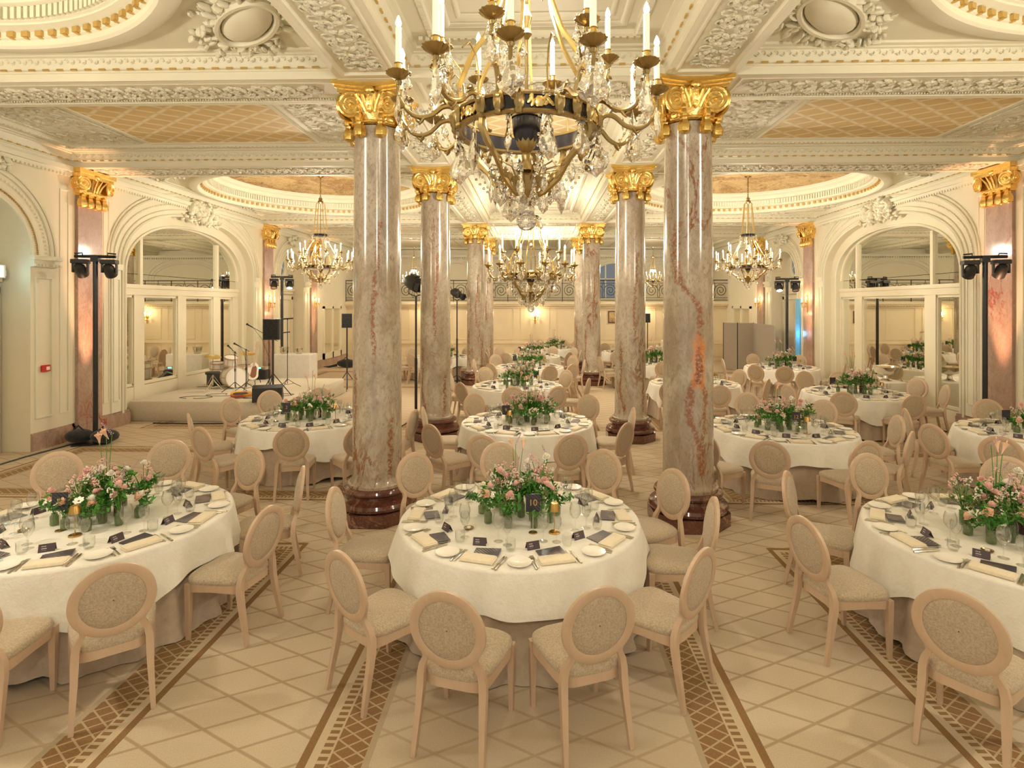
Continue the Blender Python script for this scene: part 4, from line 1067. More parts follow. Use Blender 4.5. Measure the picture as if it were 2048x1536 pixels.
WORDS = {1: ['front'], 10: ['front left', 'left front', 'left', 'left rear', 'rear left', 'rear right', 'right rear', 'right', 'right front', 'front right']}
def posword(a):
    """a: degrees clockwise from the camera side, 0..360; table seen from the camera"""
    ws = ['front left', 'left front', 'left', 'left rear', 'rear left', 'rear right', 'right rear', 'right', 'right front', 'front right']
    return ws[int((a % 360) / 36) % 10]
RT = 1.00
# name, phrase, centre, start angle, card, chairs as pixels of the oval backs (None: evenly spaced)
TB = [
 ('T10', 'front centre table 10', at_depth(1039, 4.80), '10', [(901, 1259), (691, 1169), (683, 1028), (831, 950), (1003, 926), (1202, 942), (1347, 989), (1417, 1051), (1394, 1165), (1191, 1249)]),
 ('T1', 'front left table 1', at_depth(200, 4.75), '1', [(234, 1196), (504, 1069), (588, 981), (494, 936), (343, 919), (106, 943), (-60, 1225)]),
 ('T13', 'the front right table', at_depth(2022, 4.38), '', [(1929, 1264), (1613, 1093), (1608, 998), (1770, 964), (2010, 945)]),
 ('T2', 'table 2 by the stage', at_depth(618, 8.95), '2', [(583, 888), (407, 888), (383, 858), (463, 823), (540, 806), (640, 800), (745, 812), (822, 850), (735, 885)]),
 ('T9', 'the second nave table', at_depth(1054, 8.70), '9', [(970, 906), (865, 882), (863, 843), (951, 813), (1060, 806), (1178, 816), (1262, 845), (1248, 879), (1140, 904)]),
 ('T12', 'table 12 by the column', at_depth(1561, 8.25), '12', [(1538, 919), (1727, 919), (1815, 899), (1744, 861), (1649, 828), (1489, 807), (1330, 845), (1385, 905)]),
 ('T17', 'the right edge table', at_depth(2085, 7.9), '', [(1979, 921), (1843, 885), (1868, 851), (2013, 840)]),
 ('T8', 'the third nave table', at_depth(1035, 12.6), '8', [(1027, 796), (1111, 796), (932, 786), (910, 767), (967, 751), (1040, 747), (1123, 760), (1169, 777)]),
 ('T14', 'the right mirror table', at_depth(1712, 11.5), '', [(1685, 807), (1817, 812), (1591, 792), (1834, 777), (1879, 792), (1662, 749), (1598, 759), (1760, 750)]),
 ('T11', 'the half-hidden right table', at_depth(1388, 13.0), '', [(1454, 800), (1459, 759), (1512, 777), (1330, 795), (1300, 765), (1390, 752)]),
 ('T7', 'the fourth nave table', at_depth(1058, 16.4), '7', [(1012, 740), (1098, 749), (954, 734), (983, 722), (1145, 725), (1161, 735), (1144, 745), (1060, 718)]),
 ('T15', 'the folding screen table', at_depth(1563, 16.3), '', [(1489, 752), (1572, 754), (1448, 733), (1504, 721), (1600, 724), (1650, 740)]),
 ('T6', 'the fifth nave table', at_depth(1063, 20.0), '6', None),
 ('T5', 'the farthest nave table', at_depth(1107, 23.6), '5', [(1080, 690), (1150, 692), (1150, 684), (1090, 678)]),
 ('T16', 'the between-columns table', at_depth(1304, 17.6), '', None),
 ('T4', 'the far right table', at_depth(1256, 21.6), '', None),
 ('T3', 'the far left table', at_depth(884, 19.6), '', None),
]
near = {'T10', 'T1', 'T13'}; mid = {'T2', 'T9', 'T12', 'T17'}
TBL = [dict(k=a, ph=b, c=c, card=d, ch=e) for a, b, c, d, e in TB]
SEATA = {'T10': 18, 'T1': 18, 'T13': 10, 'T2': 5, 'T9': 18, 'T12': 8, 'T17': 20}
def ang_from_front(c, x, y):  # clockwise seen from above starting at the camera side, left first
    return math.degrees(math.atan2(-(x - c[0]), -(y - c[1]))) % 360
PLACED = []
for t in TBL:
    c = t['c']; used = set(); lst = []
    if t['ch'] is None:
        a0 = random.random() * 36
        for k in range(10):
            a = a0 + k * 36; r = random.uniform(1.42, 1.5); lst.append((a, r, random.uniform(-.12, .12)))
    else:
        for (u, v) in t['ch']:
            x, y = at_z(u, v, .745); a = ang_from_front(c, x, y); r = math.hypot(x - c[0], y - c[1]) - .27
            lst.append((a, min(max(r, 1.30), 1.62), random.uniform(-.10, .10)))
    lst.sort(); ok = []
    for a, r, j in lst:
        x = c[0] - math.sin(math.radians(a)) * r; y = c[1] - math.cos(math.radians(a)) * r
        if all(math.hypot(x - p[0], y - p[1]) > .45 for p in PLACED):
            ok.append((a, r, j, x, y)); PLACED.append((x, y))
    for i, (a, r, j, x, y) in enumerate(ok):
        w = posword(a); 
        if w in used:
            for d in (1, -1, 2, -2):
                w2 = posword(a + d * 36)
                if w2 not in used: w = w2; break
        used.add(w)
        chair.put((x, y, 0), -math.radians(a) + j, 'oval-backed beige chair at the %s of %s' % (w, t['ph']), 'oval-backed dining chairs')
# ------------------------------------------------------------------ tables and cloths
def make_table():
    root = empty('round_table', (0, 0, 0), 0, 'table', 'table')
    mb = MB(); mb.lathe([(.001, .715), (RT - .03, .715), (RT - .02, .73), (RT - .03, .742), (.001, .742)], 48); mb.build('tabletop', G['chair_wood'], root)
    for s in (-1, 1):
        for q in (-1, 1): mb = MB(); mb.tube([(s * .5, q * .5, 0), (s * .5, q * .5, .715)], .02, 8); mb.build('leg', G['black_metal'], root)
    return root
tp = Proto(make_table())
def cloth_mesh(name, seed, R, zt, drop, wave, nf, corner, mat, flare=.05, floor=False, rot=0):
    rnd = random.Random(seed); ph = [rnd.random() * 6.28 for _ in range(6)]; n = 160; mb = MB(); vs = [(0, 0, zt)]; fs = []
    rings = [('r', .3), ('r', .65), ('r', .9), ('r', .985), ('e', 0)] + [('d', k / 9) for k in range(10)]
    for kind, q in rings:
        for i in range(n):
            t = 2 * PI * i / n
            dr = drop + corner * (abs(math.cos(2 * (t + rot))) ** 3) + .03 * math.sin(3 * t + ph[0]) + .022 * math.sin(7 * t + ph[5]) + .012 * math.sin(nf * t + ph[3])
            dr = min(dr, zt - .006)
            f = (math.sin(nf * t + ph[1] + 1.2 * math.sin(2 * t + ph[4])) * .6 + math.sin((nf * 1.7) * t + ph[2]) * .4)
            if kind == 'r': r = R * q; z = zt + (.002 * math.sin(5 * t + ph[5]) * q if q < .9 else 0)
            elif kind == 'e': r = R * 1.004; z = zt - .008
            else:
                r = R * 1.008 + flare * (q ** .8) + wave * f * (q ** (.7 if floor else 1.1)) + .012 * q; z = zt - .02 - (dr - .02) * q
                if floor and q > .9: r += .02
            vs.append((r * math.cos(t), r * math.sin(t), z))
    for i in range(n): fs.append((0, 1 + i, 1 + (i + 1) % n))
    for k in range(len(rings) - 1):
        for i in range(n): a = 1 + k * n + i; b_ = 1 + k * n + (i + 1) % n; fs.append((a, a + n, b_ + n, b_))
    mb.add(vs, fs); me = mb.mesh(name, mat, ang=80)
    return me
cl_var = [cloth_mesh('tablecloth', 11 + k, RT, .750, .265 + .02 * (k % 3), .034, 11 + 2 * k, .17, G['linen_white'], rot=.35 * k) for k in range(5)]
un_var = [cloth_mesh('under_cloth', 31 + k, RT - .04, .7435, .735, .045, 17 + k, 0, G['linen_under'], .05, True) for k in range(3)]
for i, t in enumerate(TBL):
    c = t['c']; lab = t['ph']
    tp.put((c[0], c[1], 0), 0, 'round banquet table beneath the cloths: %s' % lab, 'round banquet tables')
    o = bpy.data.objects.new('under_cloth', un_var[i % 3]); COL.objects.link(o); o.location = (c[0], c[1], 0); o.rotation_euler = (0, 0, i * 1.3); tag(o, 'taupe floor-length under cloth hanging on %s' % lab, 'tablecloth', 'taupe under cloths')
    o = bpy.data.objects.new('tablecloth', cl_var[i % 5]); COL.objects.link(o); o.location = (c[0], c[1], .001); o.rotation_euler = (0, 0, {'T10': .82}.get(t['k'], i * 1.1)); tag(o, 'white tablecloth draped over %s' % lab, 'tablecloth', 'white tablecloths')
# ------------------------------------------------------------------ tableware prototypes
ZT = .7525
def single(name, mb, mat, cat, group, ang=40):
    o = mb.build(name, mat, None, ang=ang); tag(o, 'x', cat, group); return Proto(o)
mb = MB(); mb.lathe([(.001, .004), (.045, .004), (.048, .0), (.052, .004), (.078, .012), (.086, .016), (.086, .019), (.076, .0165), (.050, .009), (.001, .008)], 40); plate = single('bread_plate', mb, G['porcelain'], 'plate', 'white bread plates')
mb = MB()
for z, s_, dx in ((.006, 1, 0), (.014, .985, .003), (.021, .96, -.002)): mb.bbox(dx, 0, z, .25 * s_, .11 * s_, .0095, .0035)
mb.tube([(-.115, -.046, .012), (.115, -.046, .012)], .0115, 8, sq=(1, .95)); mb.tube([(.118, -.04, .006), (.121, -.01, .010), (.117, .02, .016), (.119, .042, .012)], .006, 6)
napkin = single('folded_napkin', mb, G['napkin'], 'napkin', 'folded cream napkins')
root = empty('menu_booklet', (0, 0, 0), 0, 'x', 'menu', 'dark menu booklets'); mb = MB(); mb.bx(-.095, .095, -.06, .06, .001, .0025); mb.M = T(-.095, 0, .004) @ RY(-.045) @ T(.095, 0, 0); mb.bx(-.095, .095, -.06, .06, 0, .0018); mb.build('cover', G['menu_card'], root, False)
mb = MB(); mb.bx(-.092, .094, -.058, .058, .0026, .0042); mb.build('pages', G['porcelain'], root, False); menu = Proto(root)
mb = MB()
for s in (-1, 1): mb.M = T(0, s * .012, .026) @ RX(s * .42); mb.box(0, 0, 0, .10, .0015, .058)
namec = single('name_card', mb, G['name_card'], 'name card', 'dark tent name cards')
mb = MB(); mb.tube([(0, -.095, .004), (0, -.05, .005), (0, 0, .007), (0, .03, .005)], [.0062, .0055, .004, .004], 6, sq=(1.3, .6)); mb.box(0, .045, .0055, .026, .03, .003)
for k in range(4): mb.box((k - 1.5) * .0074, .078, .006, .0038, .042, .0026)
fork = single('fork', mb, G['steel'], 'fork', 'silver forks')
mb = MB(); mb.tube([(0, -.105, .004), (0, -.05, .005), (0, -.015, .004)], [.0078, .008, .005], 6, sq=(1.2, .7)); mb.prism([(-.006, -.02), (.008, -.02), (.012, .06), (.006, .10), (-.005, .105)], .0035, .0055)
knife = single('knife', mb, G['steel'], 'knife', 'silver knives')
def stem_glass(r, h, hb, top):
    mb = MB(); mb.lathe([(.001, .003), (.034, .0015), (.035, .003), (.012, .006), (.0042, .014), (.0036, hb - .02), (.007, hb - .004), (r * .55, hb + .012), (r * .92, hb + .04), (r, hb + .062), (r * .96, hb + .09), (top, h), (top - .001, h), (r * .95, hb + .09), (r * .98, hb + .062), (r * .90, hb + .042), (r * .5, hb + .014), (.001, hb + .002)], 24); return mb
g1 = single('wine_glass', stem_glass(.045, .225, .095, .033), G['glass'], 'wine glass', 'tall wine glasses'); g2 = single('wine_glass', stem_glass(.038, .20, .09, .029), G['glass'], 'wine glass', 'white wine glasses')
mb = MB(); mb.lathe([(.001, .002), (.030, .002), (.038, .03), (.037, .085), (.0355, .085), (.036, .03), (.028, .008), (.001, .007)], 24); g3 = single('water_glass', mb, G['glass'], 'tumbler', 'water tumblers')
# mini lamp, number card, silver dish, oil bottle
root = empty('table_lamp', (0, 0, 0), 0, 'x', 'lamp', 'small gold table lamps')
mb = MB(); mb.lathe([(.001, .010), (.042, .010), (.045, .006), (.045, .0), (.001, .0)], 28); mb.build('base', G['copper_gold'], root)
mb = MB(); mb.tube([(0, 0, .01), (0, 0, .215)], .0045, 10); mb.build('stem', G['copper_gold'], root)
mb = MB(); mb.lathe([(.043, .175), (.030, .232), (.028, .236), (.001, .238), (.001, .236), (.027, .232), (.041, .175), (.043, .175)], 36, flute=18, fa=.02); mb.build('lamp_shade', G['copper_gold'], root); lamp = Proto(root)
root = empty('tealight_dish', (0, 0, 0), 0, 'x', 'dish', 'small metal dishes'); mb = MB(); mb.lathe([(.001, .003), (.034, .003), (.04, .010), (.04, .012), (.033, .005), (.001, .005)], 24); mb.build('dish', G['brass'], root); mb = MB(); mb.lathe([(.001, .006), (.016, .006), (.016, .016), (.001, .016)], 14); mb.build('tealight', G['porcelain'], root); dish = Proto(root)
root = empty('oil_bottle', (0, 0, 0), 0, 'x', 'bottle', 'small oil bottles'); mb = MB(); mb.lathe([(.001, .001), (.016, .001), (.016, .07), (.008, .085), (.007, .10), (.001, .10)], 14); mb.build('bottle', G['gold_paint'], root); mb = MB(); mb.lathe([(.0165, .02), (.0168, .021), (.0168, .055), (.0165, .056)], 14); mb.build('sticker', G['porcelain'], root); mb = MB(); mb.lathe([(.008, .098), (.008, .115), (.001, .115)], 10); mb.build('cap', G['black_plastic'], root); oil = Proto(root)
def text_mesh(s, size, mat):
    cu = bpy.data.curves.new('t', 'FONT'); cu.body = s; cu.size = size; cu.align_x = 'CENTER'; cu.align_y = 'CENTER'; cu.extrude = .0006
    o = bpy.data.objects.new('t', cu); COL.objects.link(o); dg = bpy.context.evaluated_depsgraph_get(); me = bpy.data.meshes.new_from_object(o.evaluated_get(dg)); bpy.data.objects.remove(o)
    me.materials.clear(); me.materials.append(mat); return me
def number_card(c, rz, num, ph, tall=.155):
    root = empty('table_number_card', c, rz, 'dark %scard on a stand on %s' % (('number %s ' % num) if num in ('1', '2', '9', '10', '12') else 'table-number ', ph), 'number card', 'table number cards')
    mb = MB(); mb.lathe([(.001, .006), (.032, .006), (.035, .002), (.035, 0), (.001, 0)], 20); mb.build('base', G['brass'], root)
    mb = MB(); mb.tube([(0, 0, .005), (0, 0, .17)], .0025, 8); mb.build('stem', G['steel'], root)
    mb = MB(); mb.box(0, 0, .165 + .07, .115, .003, .14); cd = mb.build('card', G['number_card'], root, False)
    if num:
        me = text_mesh(num, .07, G['gold_paint']); o = bpy.data.objects.new('numeral', me); COL.objects.link(o); o.parent = cd; o.location = (0, -.0025, .235); o.rotation_euler = (PI / 2, 0, 0)
    return root
# ------------------------------------------------------------------ flowers in green vases
def vase_mesh(h, r, mat):
    mb = MB(); mb.lathe([(.001, .002), (r * .9, .002), (r, .008), (r * 1.0, h * .72), (r * .8, h * .84), (r * .62, h * .9), (r * .68, h), (r * .62, h), (r * .56, h * .9), (r * .92, h * .7), (r * .92, .012), (.001, .010)], 20, flute=10, fa=.02)
    return mb
def leafs(mb, base, n, L, W, rnd, spread=.8, up=.5):
    for k in range(n):
        a = rnd.random() * 2 * PI; el = rnd.uniform(up - .7, up + .9); l = L * rnd.uniform(.6, 1.25); w = W * rnd.uniform(.7, 1.3)
        o = Vector(base) + Vector((rnd.gauss(0, .02), rnd.gauss(0, .02), rnd.uniform(-.02, .03)))
        d = Vector((math.cos(a) * math.cos(el), math.sin(a) * math.cos(el), math.sin(el))); s = d.cross(Vector((0, 0, 1))).normalized(); u = s.cross(d)
        vs = [o, o + d * l * .3 + s * w * .8 + u * .004, o + d * l * .65 + s * w - u * .002 * l, o + d * l - u * l * .15, o + d * l * .65 - s * w, o + d * l * .3 - s * w * .8 + u * .004, o + d * l * .5 - u * w * .45]
        mb.add([tuple(v) for v in vs], [(0, 1, 6), (1, 2, 6), (2, 3, 6), (3, 4, 6), (4, 5, 6), (5, 0, 6)])
def bloom(kind, r, rnd):
    mb = MB()
    if kind == 'rose':
        for lay, (q, n, el) in enumerate(((1.0, 7, .35), (.82, 6, .75), (.6, 5, 1.1), (.38, 4, 1.35))):
            for k in range(n):
                a = 2 * PI * (k + .5 * (lay % 2)) / n + rnd.uniform(-.1, .1); mb.M = RZ(a) @ T(r * q * .55, 0, r * (.15 + .22 * lay)) @ RY(-el); mb.ell((r * .1, 0, 0), (r * .50, r * .46, r * .10), 8, 4)
        mb.M = None; mb.ell((0, 0, r * .5), (r * .3, r * .3, r * .4), 7, 5)
        return mb, 0
    if kind == 'gerbera':
        for k in range(16):
            a = 2 * PI * k / 16; mb.M = RZ(a) @ RY(-.12 - .1 * (k % 2)); mb.ell((r * .62, 0, 0), (r * .45, r * .13, r * .03), 7, 4)
        mb.M = None; mb.mi = 1; mb.ell((0, 0, r * .06), (r * .26, r * .26, r * .10), 10, 5); return mb, 1
    if kind == 'anemone':
        for k in range(7):
            a = 2 * PI * k / 7; mb.M = RZ(a) @ RY(-.35); mb.ell((r * .55, 0, 0), (r * .5, r * .36, r * .05), 8, 4)
        mb.M = None; mb.mi = 1; mb.ell((0, 0, r * .08), (r * .2, r * .2, r * .14), 8, 5); return mb, 1
    if kind == 'spray':
        for k in range(14):
            a = rnd.random() * 2 * PI; z = rnd.uniform(-.9, .9); q = r * (1.1 - .5 * abs(z)); mb.ell((q * math.cos(a) * .7, q * math.sin(a) * .7, r * z * 1.3), (r * .26, r * .26, r * .22), 6, 4)
        return mb, 0
    if kind == 'spire':
        for k in range(22):
            z = k / 21 * r * 6; a = k * 2.4; q = r * .45 * (1 - k / 26); mb.ell((q * math.cos(a), q * math.sin(a), z), (r * .24, r * .24, r * .2), 6, 4)
        return mb, 0
    if kind == 'calla':
        mb.M = RY(.2); mb.lathe([(r * .08, -r * 1.0), (r * .16, -r * .3), (r * .30, r * .5), (r * .55, r * 1.3), (r * .8, r * 1.7)], 12, flute=1, fa=.35); mb.M = RY(.15) @ T(r * .4, 0, r * 1.9); mb.ell((0, 0, 0), (r * .22, r * .12, r * .7), 8, 5)
        mb.M = None; mb.mi = 1; mb.tube([(0, 0, 0), (.0, 0, r * 1.5)], r * .06, 6); return mb, 1
BL = {}
rnd = random.Random(5)
for nm, kind, mat, r in (('rose', 'rose', 'petal_pink', .030), ('rose', 'rose', 'petal_peach', .033), ('gerbera', 'gerbera', 'petal_peach', .042), ('anemone', 'anemone', 'petal_white', .036), ('sweet_william', 'spray', 'petal_white', .024), ('astilbe', 'spire', 'petal_mauve', .022), ('calla_lily', 'calla', 'petal_peach', .032), ('carnation', 'rose', 'petal_white', .027), ('stock_flower', 'spray', 'petal_pink', .026)):
    mbb, two = bloom(kind, r, rnd); mats = [G[mat]] + ([G['flower_heart']] if two else [])
    BL[len(BL)] = (nm, mbb.mesh(nm, mats, ang=70))
def make_vase(seed, h, r, stemh, blooms, leafn, vm='vase_green', tall=False, olive=False):
    rnd = random.Random(seed); root = empty('flower_vase', (0, 0, 0), 0, 'x', 'flower vase')
    vase_mesh(h, r, vm).build('vase', G[vm], root)
    st = MB(); fo = MB(); heads = []
    for k, bi in enumerate(blooms):
        a = rnd.random() * 2 * PI; sp_ = rnd.uniform(.03, .10) * (stemh / .25); hh = h + stemh * rnd.uniform(.55, 1.15)
        if BL[bi][0] in ('calla_lily', 'astilbe') and tall: hh = h + stemh * rnd.uniform(1.5, 2.1)
        tip = (sp_ * math.cos(a), sp_ * math.sin(a), hh); st.tube([(r * .3 * math.cos(a), r * .3 * math.sin(a), .015), (r * .3 * math.cos(a + .5), r * .3 * math.sin(a + .5), h * .9), tuple(Vector(tip) * .6 + Vector((0, 0, h * .4))), tip], .0028, 5)
        heads.append((bi, tip, a))
    for k in range(leafn):
        a = rnd.random() * 2 * PI; q = rnd.uniform(.2, 1.0); ln = rnd.uniform(.03, .13); hh = h * .95 + stemh * q * .8
        tip = (ln * math.cos(a), ln * math.sin(a), hh); st.tube([(0, 0, h * .85), (tip[0] * .4, tip[1] * .4, h + (hh - h) * .6), tip], .0018, 4); leafs(fo, tip, 8, .058 if not olive else .035, .013 if not olive else .006, rnd)
        leafs(fo, (tip[0] * .6, tip[1] * .6, h + (hh - h) * .6), 5, .05, .012, rnd)
    st.build('stems', G['leaf_green'], root); fo.build('foliage', G['leaf_olive' if olive else 'leaf_green'], root, ang=80)
    for bi, tip, a in heads:
        nm, me = BL[bi]; o = bpy.data.objects.new(nm, me); COL.objects.link(o); o.parent = root; o.location = tip; o.rotation_euler = (rnd.uniform(-.7, .7) * .9, rnd.uniform(-.7, .7) * .9, a); o.scale = (rnd.uniform(.85, 1.2),) * 3
    return Proto(root)
VZ = [make_vase(1, .13, .030, .22, [0, 0, 1, 4, 7, 8, 0, 4], 7), make_vase(2, .10, .032, .12, [2, 3, 7, 1], 4), make_vase(3, .14, .028, .25, [6, 5, 8, 0, 8, 6, 4], 6, tall=True), make_vase(4, .11, .034, .17, [1, 7, 0, 3, 1, 4], 6),
      make_vase(5, .15, .034, .24, [8, 4, 7, 0, 8, 8, 5, 4, 0], 9), make_vase(6, .12, .030, .22, [8, 4, 8, 8, 4], 7, olive=True), make_vase(7, .09, .036, .10, [2, 7, 1], 4, 'vase_green'), make_vase(8, .16, .032, .20, [5, 0, 8, 7, 0, 4], 8, 'vase_plum')]
vdesc = ['green vase of pink roses', 'low vase of gerbera and anemone', 'tall vase of calla lily', 'green vase of peach roses', 'leafy vase of pink stocks', 'vase of olive sprigs', 'squat vase of peach gerbera', 'plum vase of pink flowers']
# ------------------------------------------------------------------ lay the tables
MNAME = {}
for ti, t in enumerate(TBL):
    c = t['c']; ph = t['ph']; k_ = t['k']; rnd = random.Random(100 + ti)
    a0 = SEATA.get(k_, rnd.random() * 36); full = k_ in near; half = k_ in mid; used = set()
    for i in range(10):
        a = (a0 + 36 * i) % 360; ar = math.radians(a); w = posword(a)
        if w in used: w = posword(a + 18) if posword(a + 18) not in used else posword(a - 18)
        used.add(w)
        ox, oy = -math.sin(ar), -math.cos(ar)      # outward
        tx, ty = math.cos(ar), -math.sin(ar) # to the diner's right when facing in
        x_c, y_c = c
        # visible from the camera side? skip what lies outside the frame
        px_, py_ = x_c + ox * .85, y_c + oy * .85
        dep = py_ * math.cos(YAW) - px_ * math.sin(YAW); uu = PX + F * (px_ * math.cos(YAW) + py_ * math.sin(YAW)) / dep; vv = HV + F * (HC - .75) / dep
        if uu < -80 or uu > 2130: continue
        def put(pr, r, dx, rz, lab, z=0, grp=None):
            j = rnd.uniform(-.012, .012); X_, Y_ = x_c + ox * (r + j) + tx * (dx + j), y_c + oy * (r + j) + ty * (dx + j)
            return pr.put((X_, Y_, ZT + z), -ar + rz, lab)
        s_ = 'at the %s of %s' % (w, ph)
        put(plate, .86, -.245, 0, 'white bread plate ' + s_)
        put(napkin, .875, 0, rnd.uniform(-.08, .08), 'folded cream napkin ' + s_)
        put(menu, .755, .02, rnd.uniform(-.35, .35), 'dark menu booklet ' + s_, .001)
        put(namec, .635, -.09, rnd.uniform(-.35, .35), 'dark name card ' + s_)
        if full or half:
            put(fork, .86, -.145, rnd.uniform(-.05, .05), 'inner silver fork ' + s_)
            put(knife, .86, .145, rnd.uniform(-.05, .05), 'inner silver knife ' + s_)
            if True:
                put(fork, .87, -.172, rnd.uniform(-.04, .04), 'outer silver fork ' + s_)
                put(knife, .87, .170, rnd.uniform(-.04, .04), 'outer silver knife ' + s_)
            put(g1, .55, .03, 0, 'large wine glass ' + s_); put(g2, .59, .12, 0, 'smaller wine glass ' + s_); put(g3, .66, .17, 0, 'water tumbler ' + s_)
        else:
            put(g1, .56, .04, 0, 'large wine glass ' + s_)
            if rnd.random() < .85: put(g3, .64, .15, 0, 'water tumbler ' + s_)
    # centre: vases
    nv = 15 if (full or half) else 11
    vused = {}
    for i in range(nv):
        if i == 0: rr, aa = .0, 0
        elif i < 6: rr, aa = .13, i * 2 * PI / 5 + .4
        else: rr, aa = .275, i * 2 * PI / (nv - 6) + .2
        vi = [4, 2, 0, 5, 4, 7, 3, 1, 0, 6, 4, 1, 5, 6, 3][i]
        x = c[0] + rr * math.cos(aa) * 1.15 + rnd.uniform(-.02, .02); y = c[1] + rr * math.sin(aa) + rnd.uniform(-.02, .02)
        wd = 'middle' if i == 0 else ('inner ' if i < 6 else 'outer ') + posword(math.degrees(math.atan2(-math.cos(aa), -math.sin(aa)))) 
        lab = '%s, %s of %s' % (vdesc[vi], wd, ph)
        VZ[vi].put((x, y, ZT), (0, 0, rnd.random() * 6), lab, 'flower vases', rnd.uniform(.9, 1.12) * (1.0 if (full or half) else 1.1))
    # card, lamp, dishes
    cpos = {'T10': (1066, 1066), 'T1': (120, 1062), 'T12': (1592, 868), 'T2': (573, 846), 'T9': (1012, 852)}
    x, y = at_z(*cpos[k_], .75) if k_ in cpos else (c[0] + rnd.uniform(-.1, .3), c[1] - .05)
    number_card((x, y, ZT if k_ in cpos else ZT + 0), rnd.uniform(-.1, .1) + (.12 if k_ == 'T1' else 0), t['card'] if k_ in ('T10', 'T1', 'T12', 'T2', 'T9') else '', ph) if k_ in cpos else number_card((c[0] + .42 * (1 if ti % 2 or k_ == 'T13' else -1), c[1] + .1, ZT), 0, '', ph)
    lpos = {'T10': (1109, 1066), 'T1': (150, 1072), 'T12': (1614, 868), 'T9': (1019, 854)}
    if k_ in lpos: x, y = at_z(*lpos[k_], .75); lamp.put((x, y, ZT), 0, 'small gold table lamp on ' + ph)
    else: lamp.put((c[0] + .46, c[1] - .1, ZT), 0, 'small gold table lamp on ' + ph)
    if full or half:
        dish.put((c[0] - .40, c[1] - .28, ZT), 0, 'small metal tealight dish on ' + ph); oil.put((c[0] + .05, c[1] + .46, ZT), 0, 'small oil bottle with a pale label on ' + ph)
# ------------------------------------------------------------------ stage and band equipment
ZP = .44
mb = MB(); mb.bbox((-8.90 - 5.5) / 2, (12.12 + 16.1) / 2, ZP / 2, 3.40, 3.98, ZP, .02)
o = mb.build('stage_platform', G['stage_carpet'], None, ang=50); tag(o, 'low beige carpeted stage against the left mirrored doors', 'stage')
def tripod(mb, z, spread=.4, h=.45, n=3, r=.009, a0=.3):
    for k in range(n):
        a = a0 + k * 2 * PI / n; mb.tube([(0, 0, z + h), (spread * .5 * math.cos(a), spread * .5 * math.sin(a), z + h * .45), (spread * math.cos(a), spread * math.sin(a), z + .008)], r, 6)
        mb.tube([(0, 0, z + h * .35), (spread * .5 * math.cos(a), spread * .5 * math.sin(a), z + h * .45)], r * .7, 5)
def on(u, v, z): return at_z(u, v, z)
# speakers on stands
def speaker_box(mb, w, d, h, z):
    mb.prism([(-w / 2, -d / 2 + .02), (-w / 2 + .02, -d / 2), (w / 2 - .02, -d / 2), (w / 2, -d / 2 + .02), (w * .36, d / 2), (-w * .36, d / 2)], z, z + h)
def speaker_stand(loc, rz, zt, w, h, lab, tri=True, base=0):
    root = empty('speaker_stand', (loc[0], loc[1], base), rz, 'black tripod stand holding ' + lab, 'stand')
    mb = MB(); mb.tube([(0, 0, .02), (0, 0, zt - base + .02)], .021, 10); mb.build('pole', G['black_metal'], root)
    for k in range(3):
        m2 = MB(); a = .5 + k * 2 * PI / 3; m2.tube([(0, 0, .55), (.2 * math.cos(a), .2 * math.sin(a), .28), (.40 * math.cos(a), .40 * math.sin(a), .012)], .012, 6); m2.build('leg', G['black_metal'], root)
    sp_ = empty('loudspeaker', (loc[0], loc[1], zt + .021), rz, lab, 'speaker', 'loudspeakers')
    mb = MB(); speaker_box(mb, w, w * .9, h, 0); mb.build('cabinet', G['black_plastic'], sp_, ang=30)
    mb = MB(); mb.bbox(0, -w * .45 - .006, h / 2, w * .86, .012, h * .92, .004); mb.build('grille', G['black_cloth'], sp_)
x, y = at_depth(546, 12.9); speaker_stand((x, y), .15, 1.74, .36, .47, 'black loudspeaker on a pole at the front right of the stage', base=ZP)
x, y = at_depth(694, 16.9); speaker_stand((x, y), .3, 1.85, .30, .42, 'black loudspeaker standing behind the left front column')
x, y = at_depth(1295, 25.0); speaker_stand((x, y), 0, 1.75, .22, .40, 'small black loudspeaker by the far wall, right of the nave')
# floor monitors
def monitor(x, y, z, rz, s, lab):
    root = empty('floor_monitor', (x, y, z), rz, lab, 'speaker', 'wedge floor monitors')
    mb = MB(); mb.M = SCL(s, s, s); mb.add([(-.3, -.22, 0), (.3, -.22, 0), (.3, .2, 0), (-.3, .2, 0), (-.3, -.24, .08), (.3, -.24, .08), (-.3, .05, .36), (.3, .05, .36), (-.3, .2, .30), (.3, .2, .30)], [(3, 2, 1, 0), (0, 1, 5, 4), (4, 5, 7, 6), (6, 7, 9, 8), (8, 9, 2, 3), (0, 4, 6, 8, 3), (1, 2, 9, 7, 5)])
    mb.build('cabinet', G['black_plastic'], root, False)
    mb = MB(); mb.M = SCL(s, s, s) @ T(0, -.1, .225) @ RX(.766); mb.box(0, 0, .004, .54, .36, .012); mb.build('grille', G['black_cloth'], root, False)
x, y = on(523, 806, ZP); monitor(x, y + .3, ZP, PI + .35, 1.0, 'black wedge monitor at the front edge of the stage')
x, y = on(440, 770, ZP); monitor(x - .05, y + .1, ZP, .9, .9, 'black wedge monitor behind the drum kit near the mirrors')
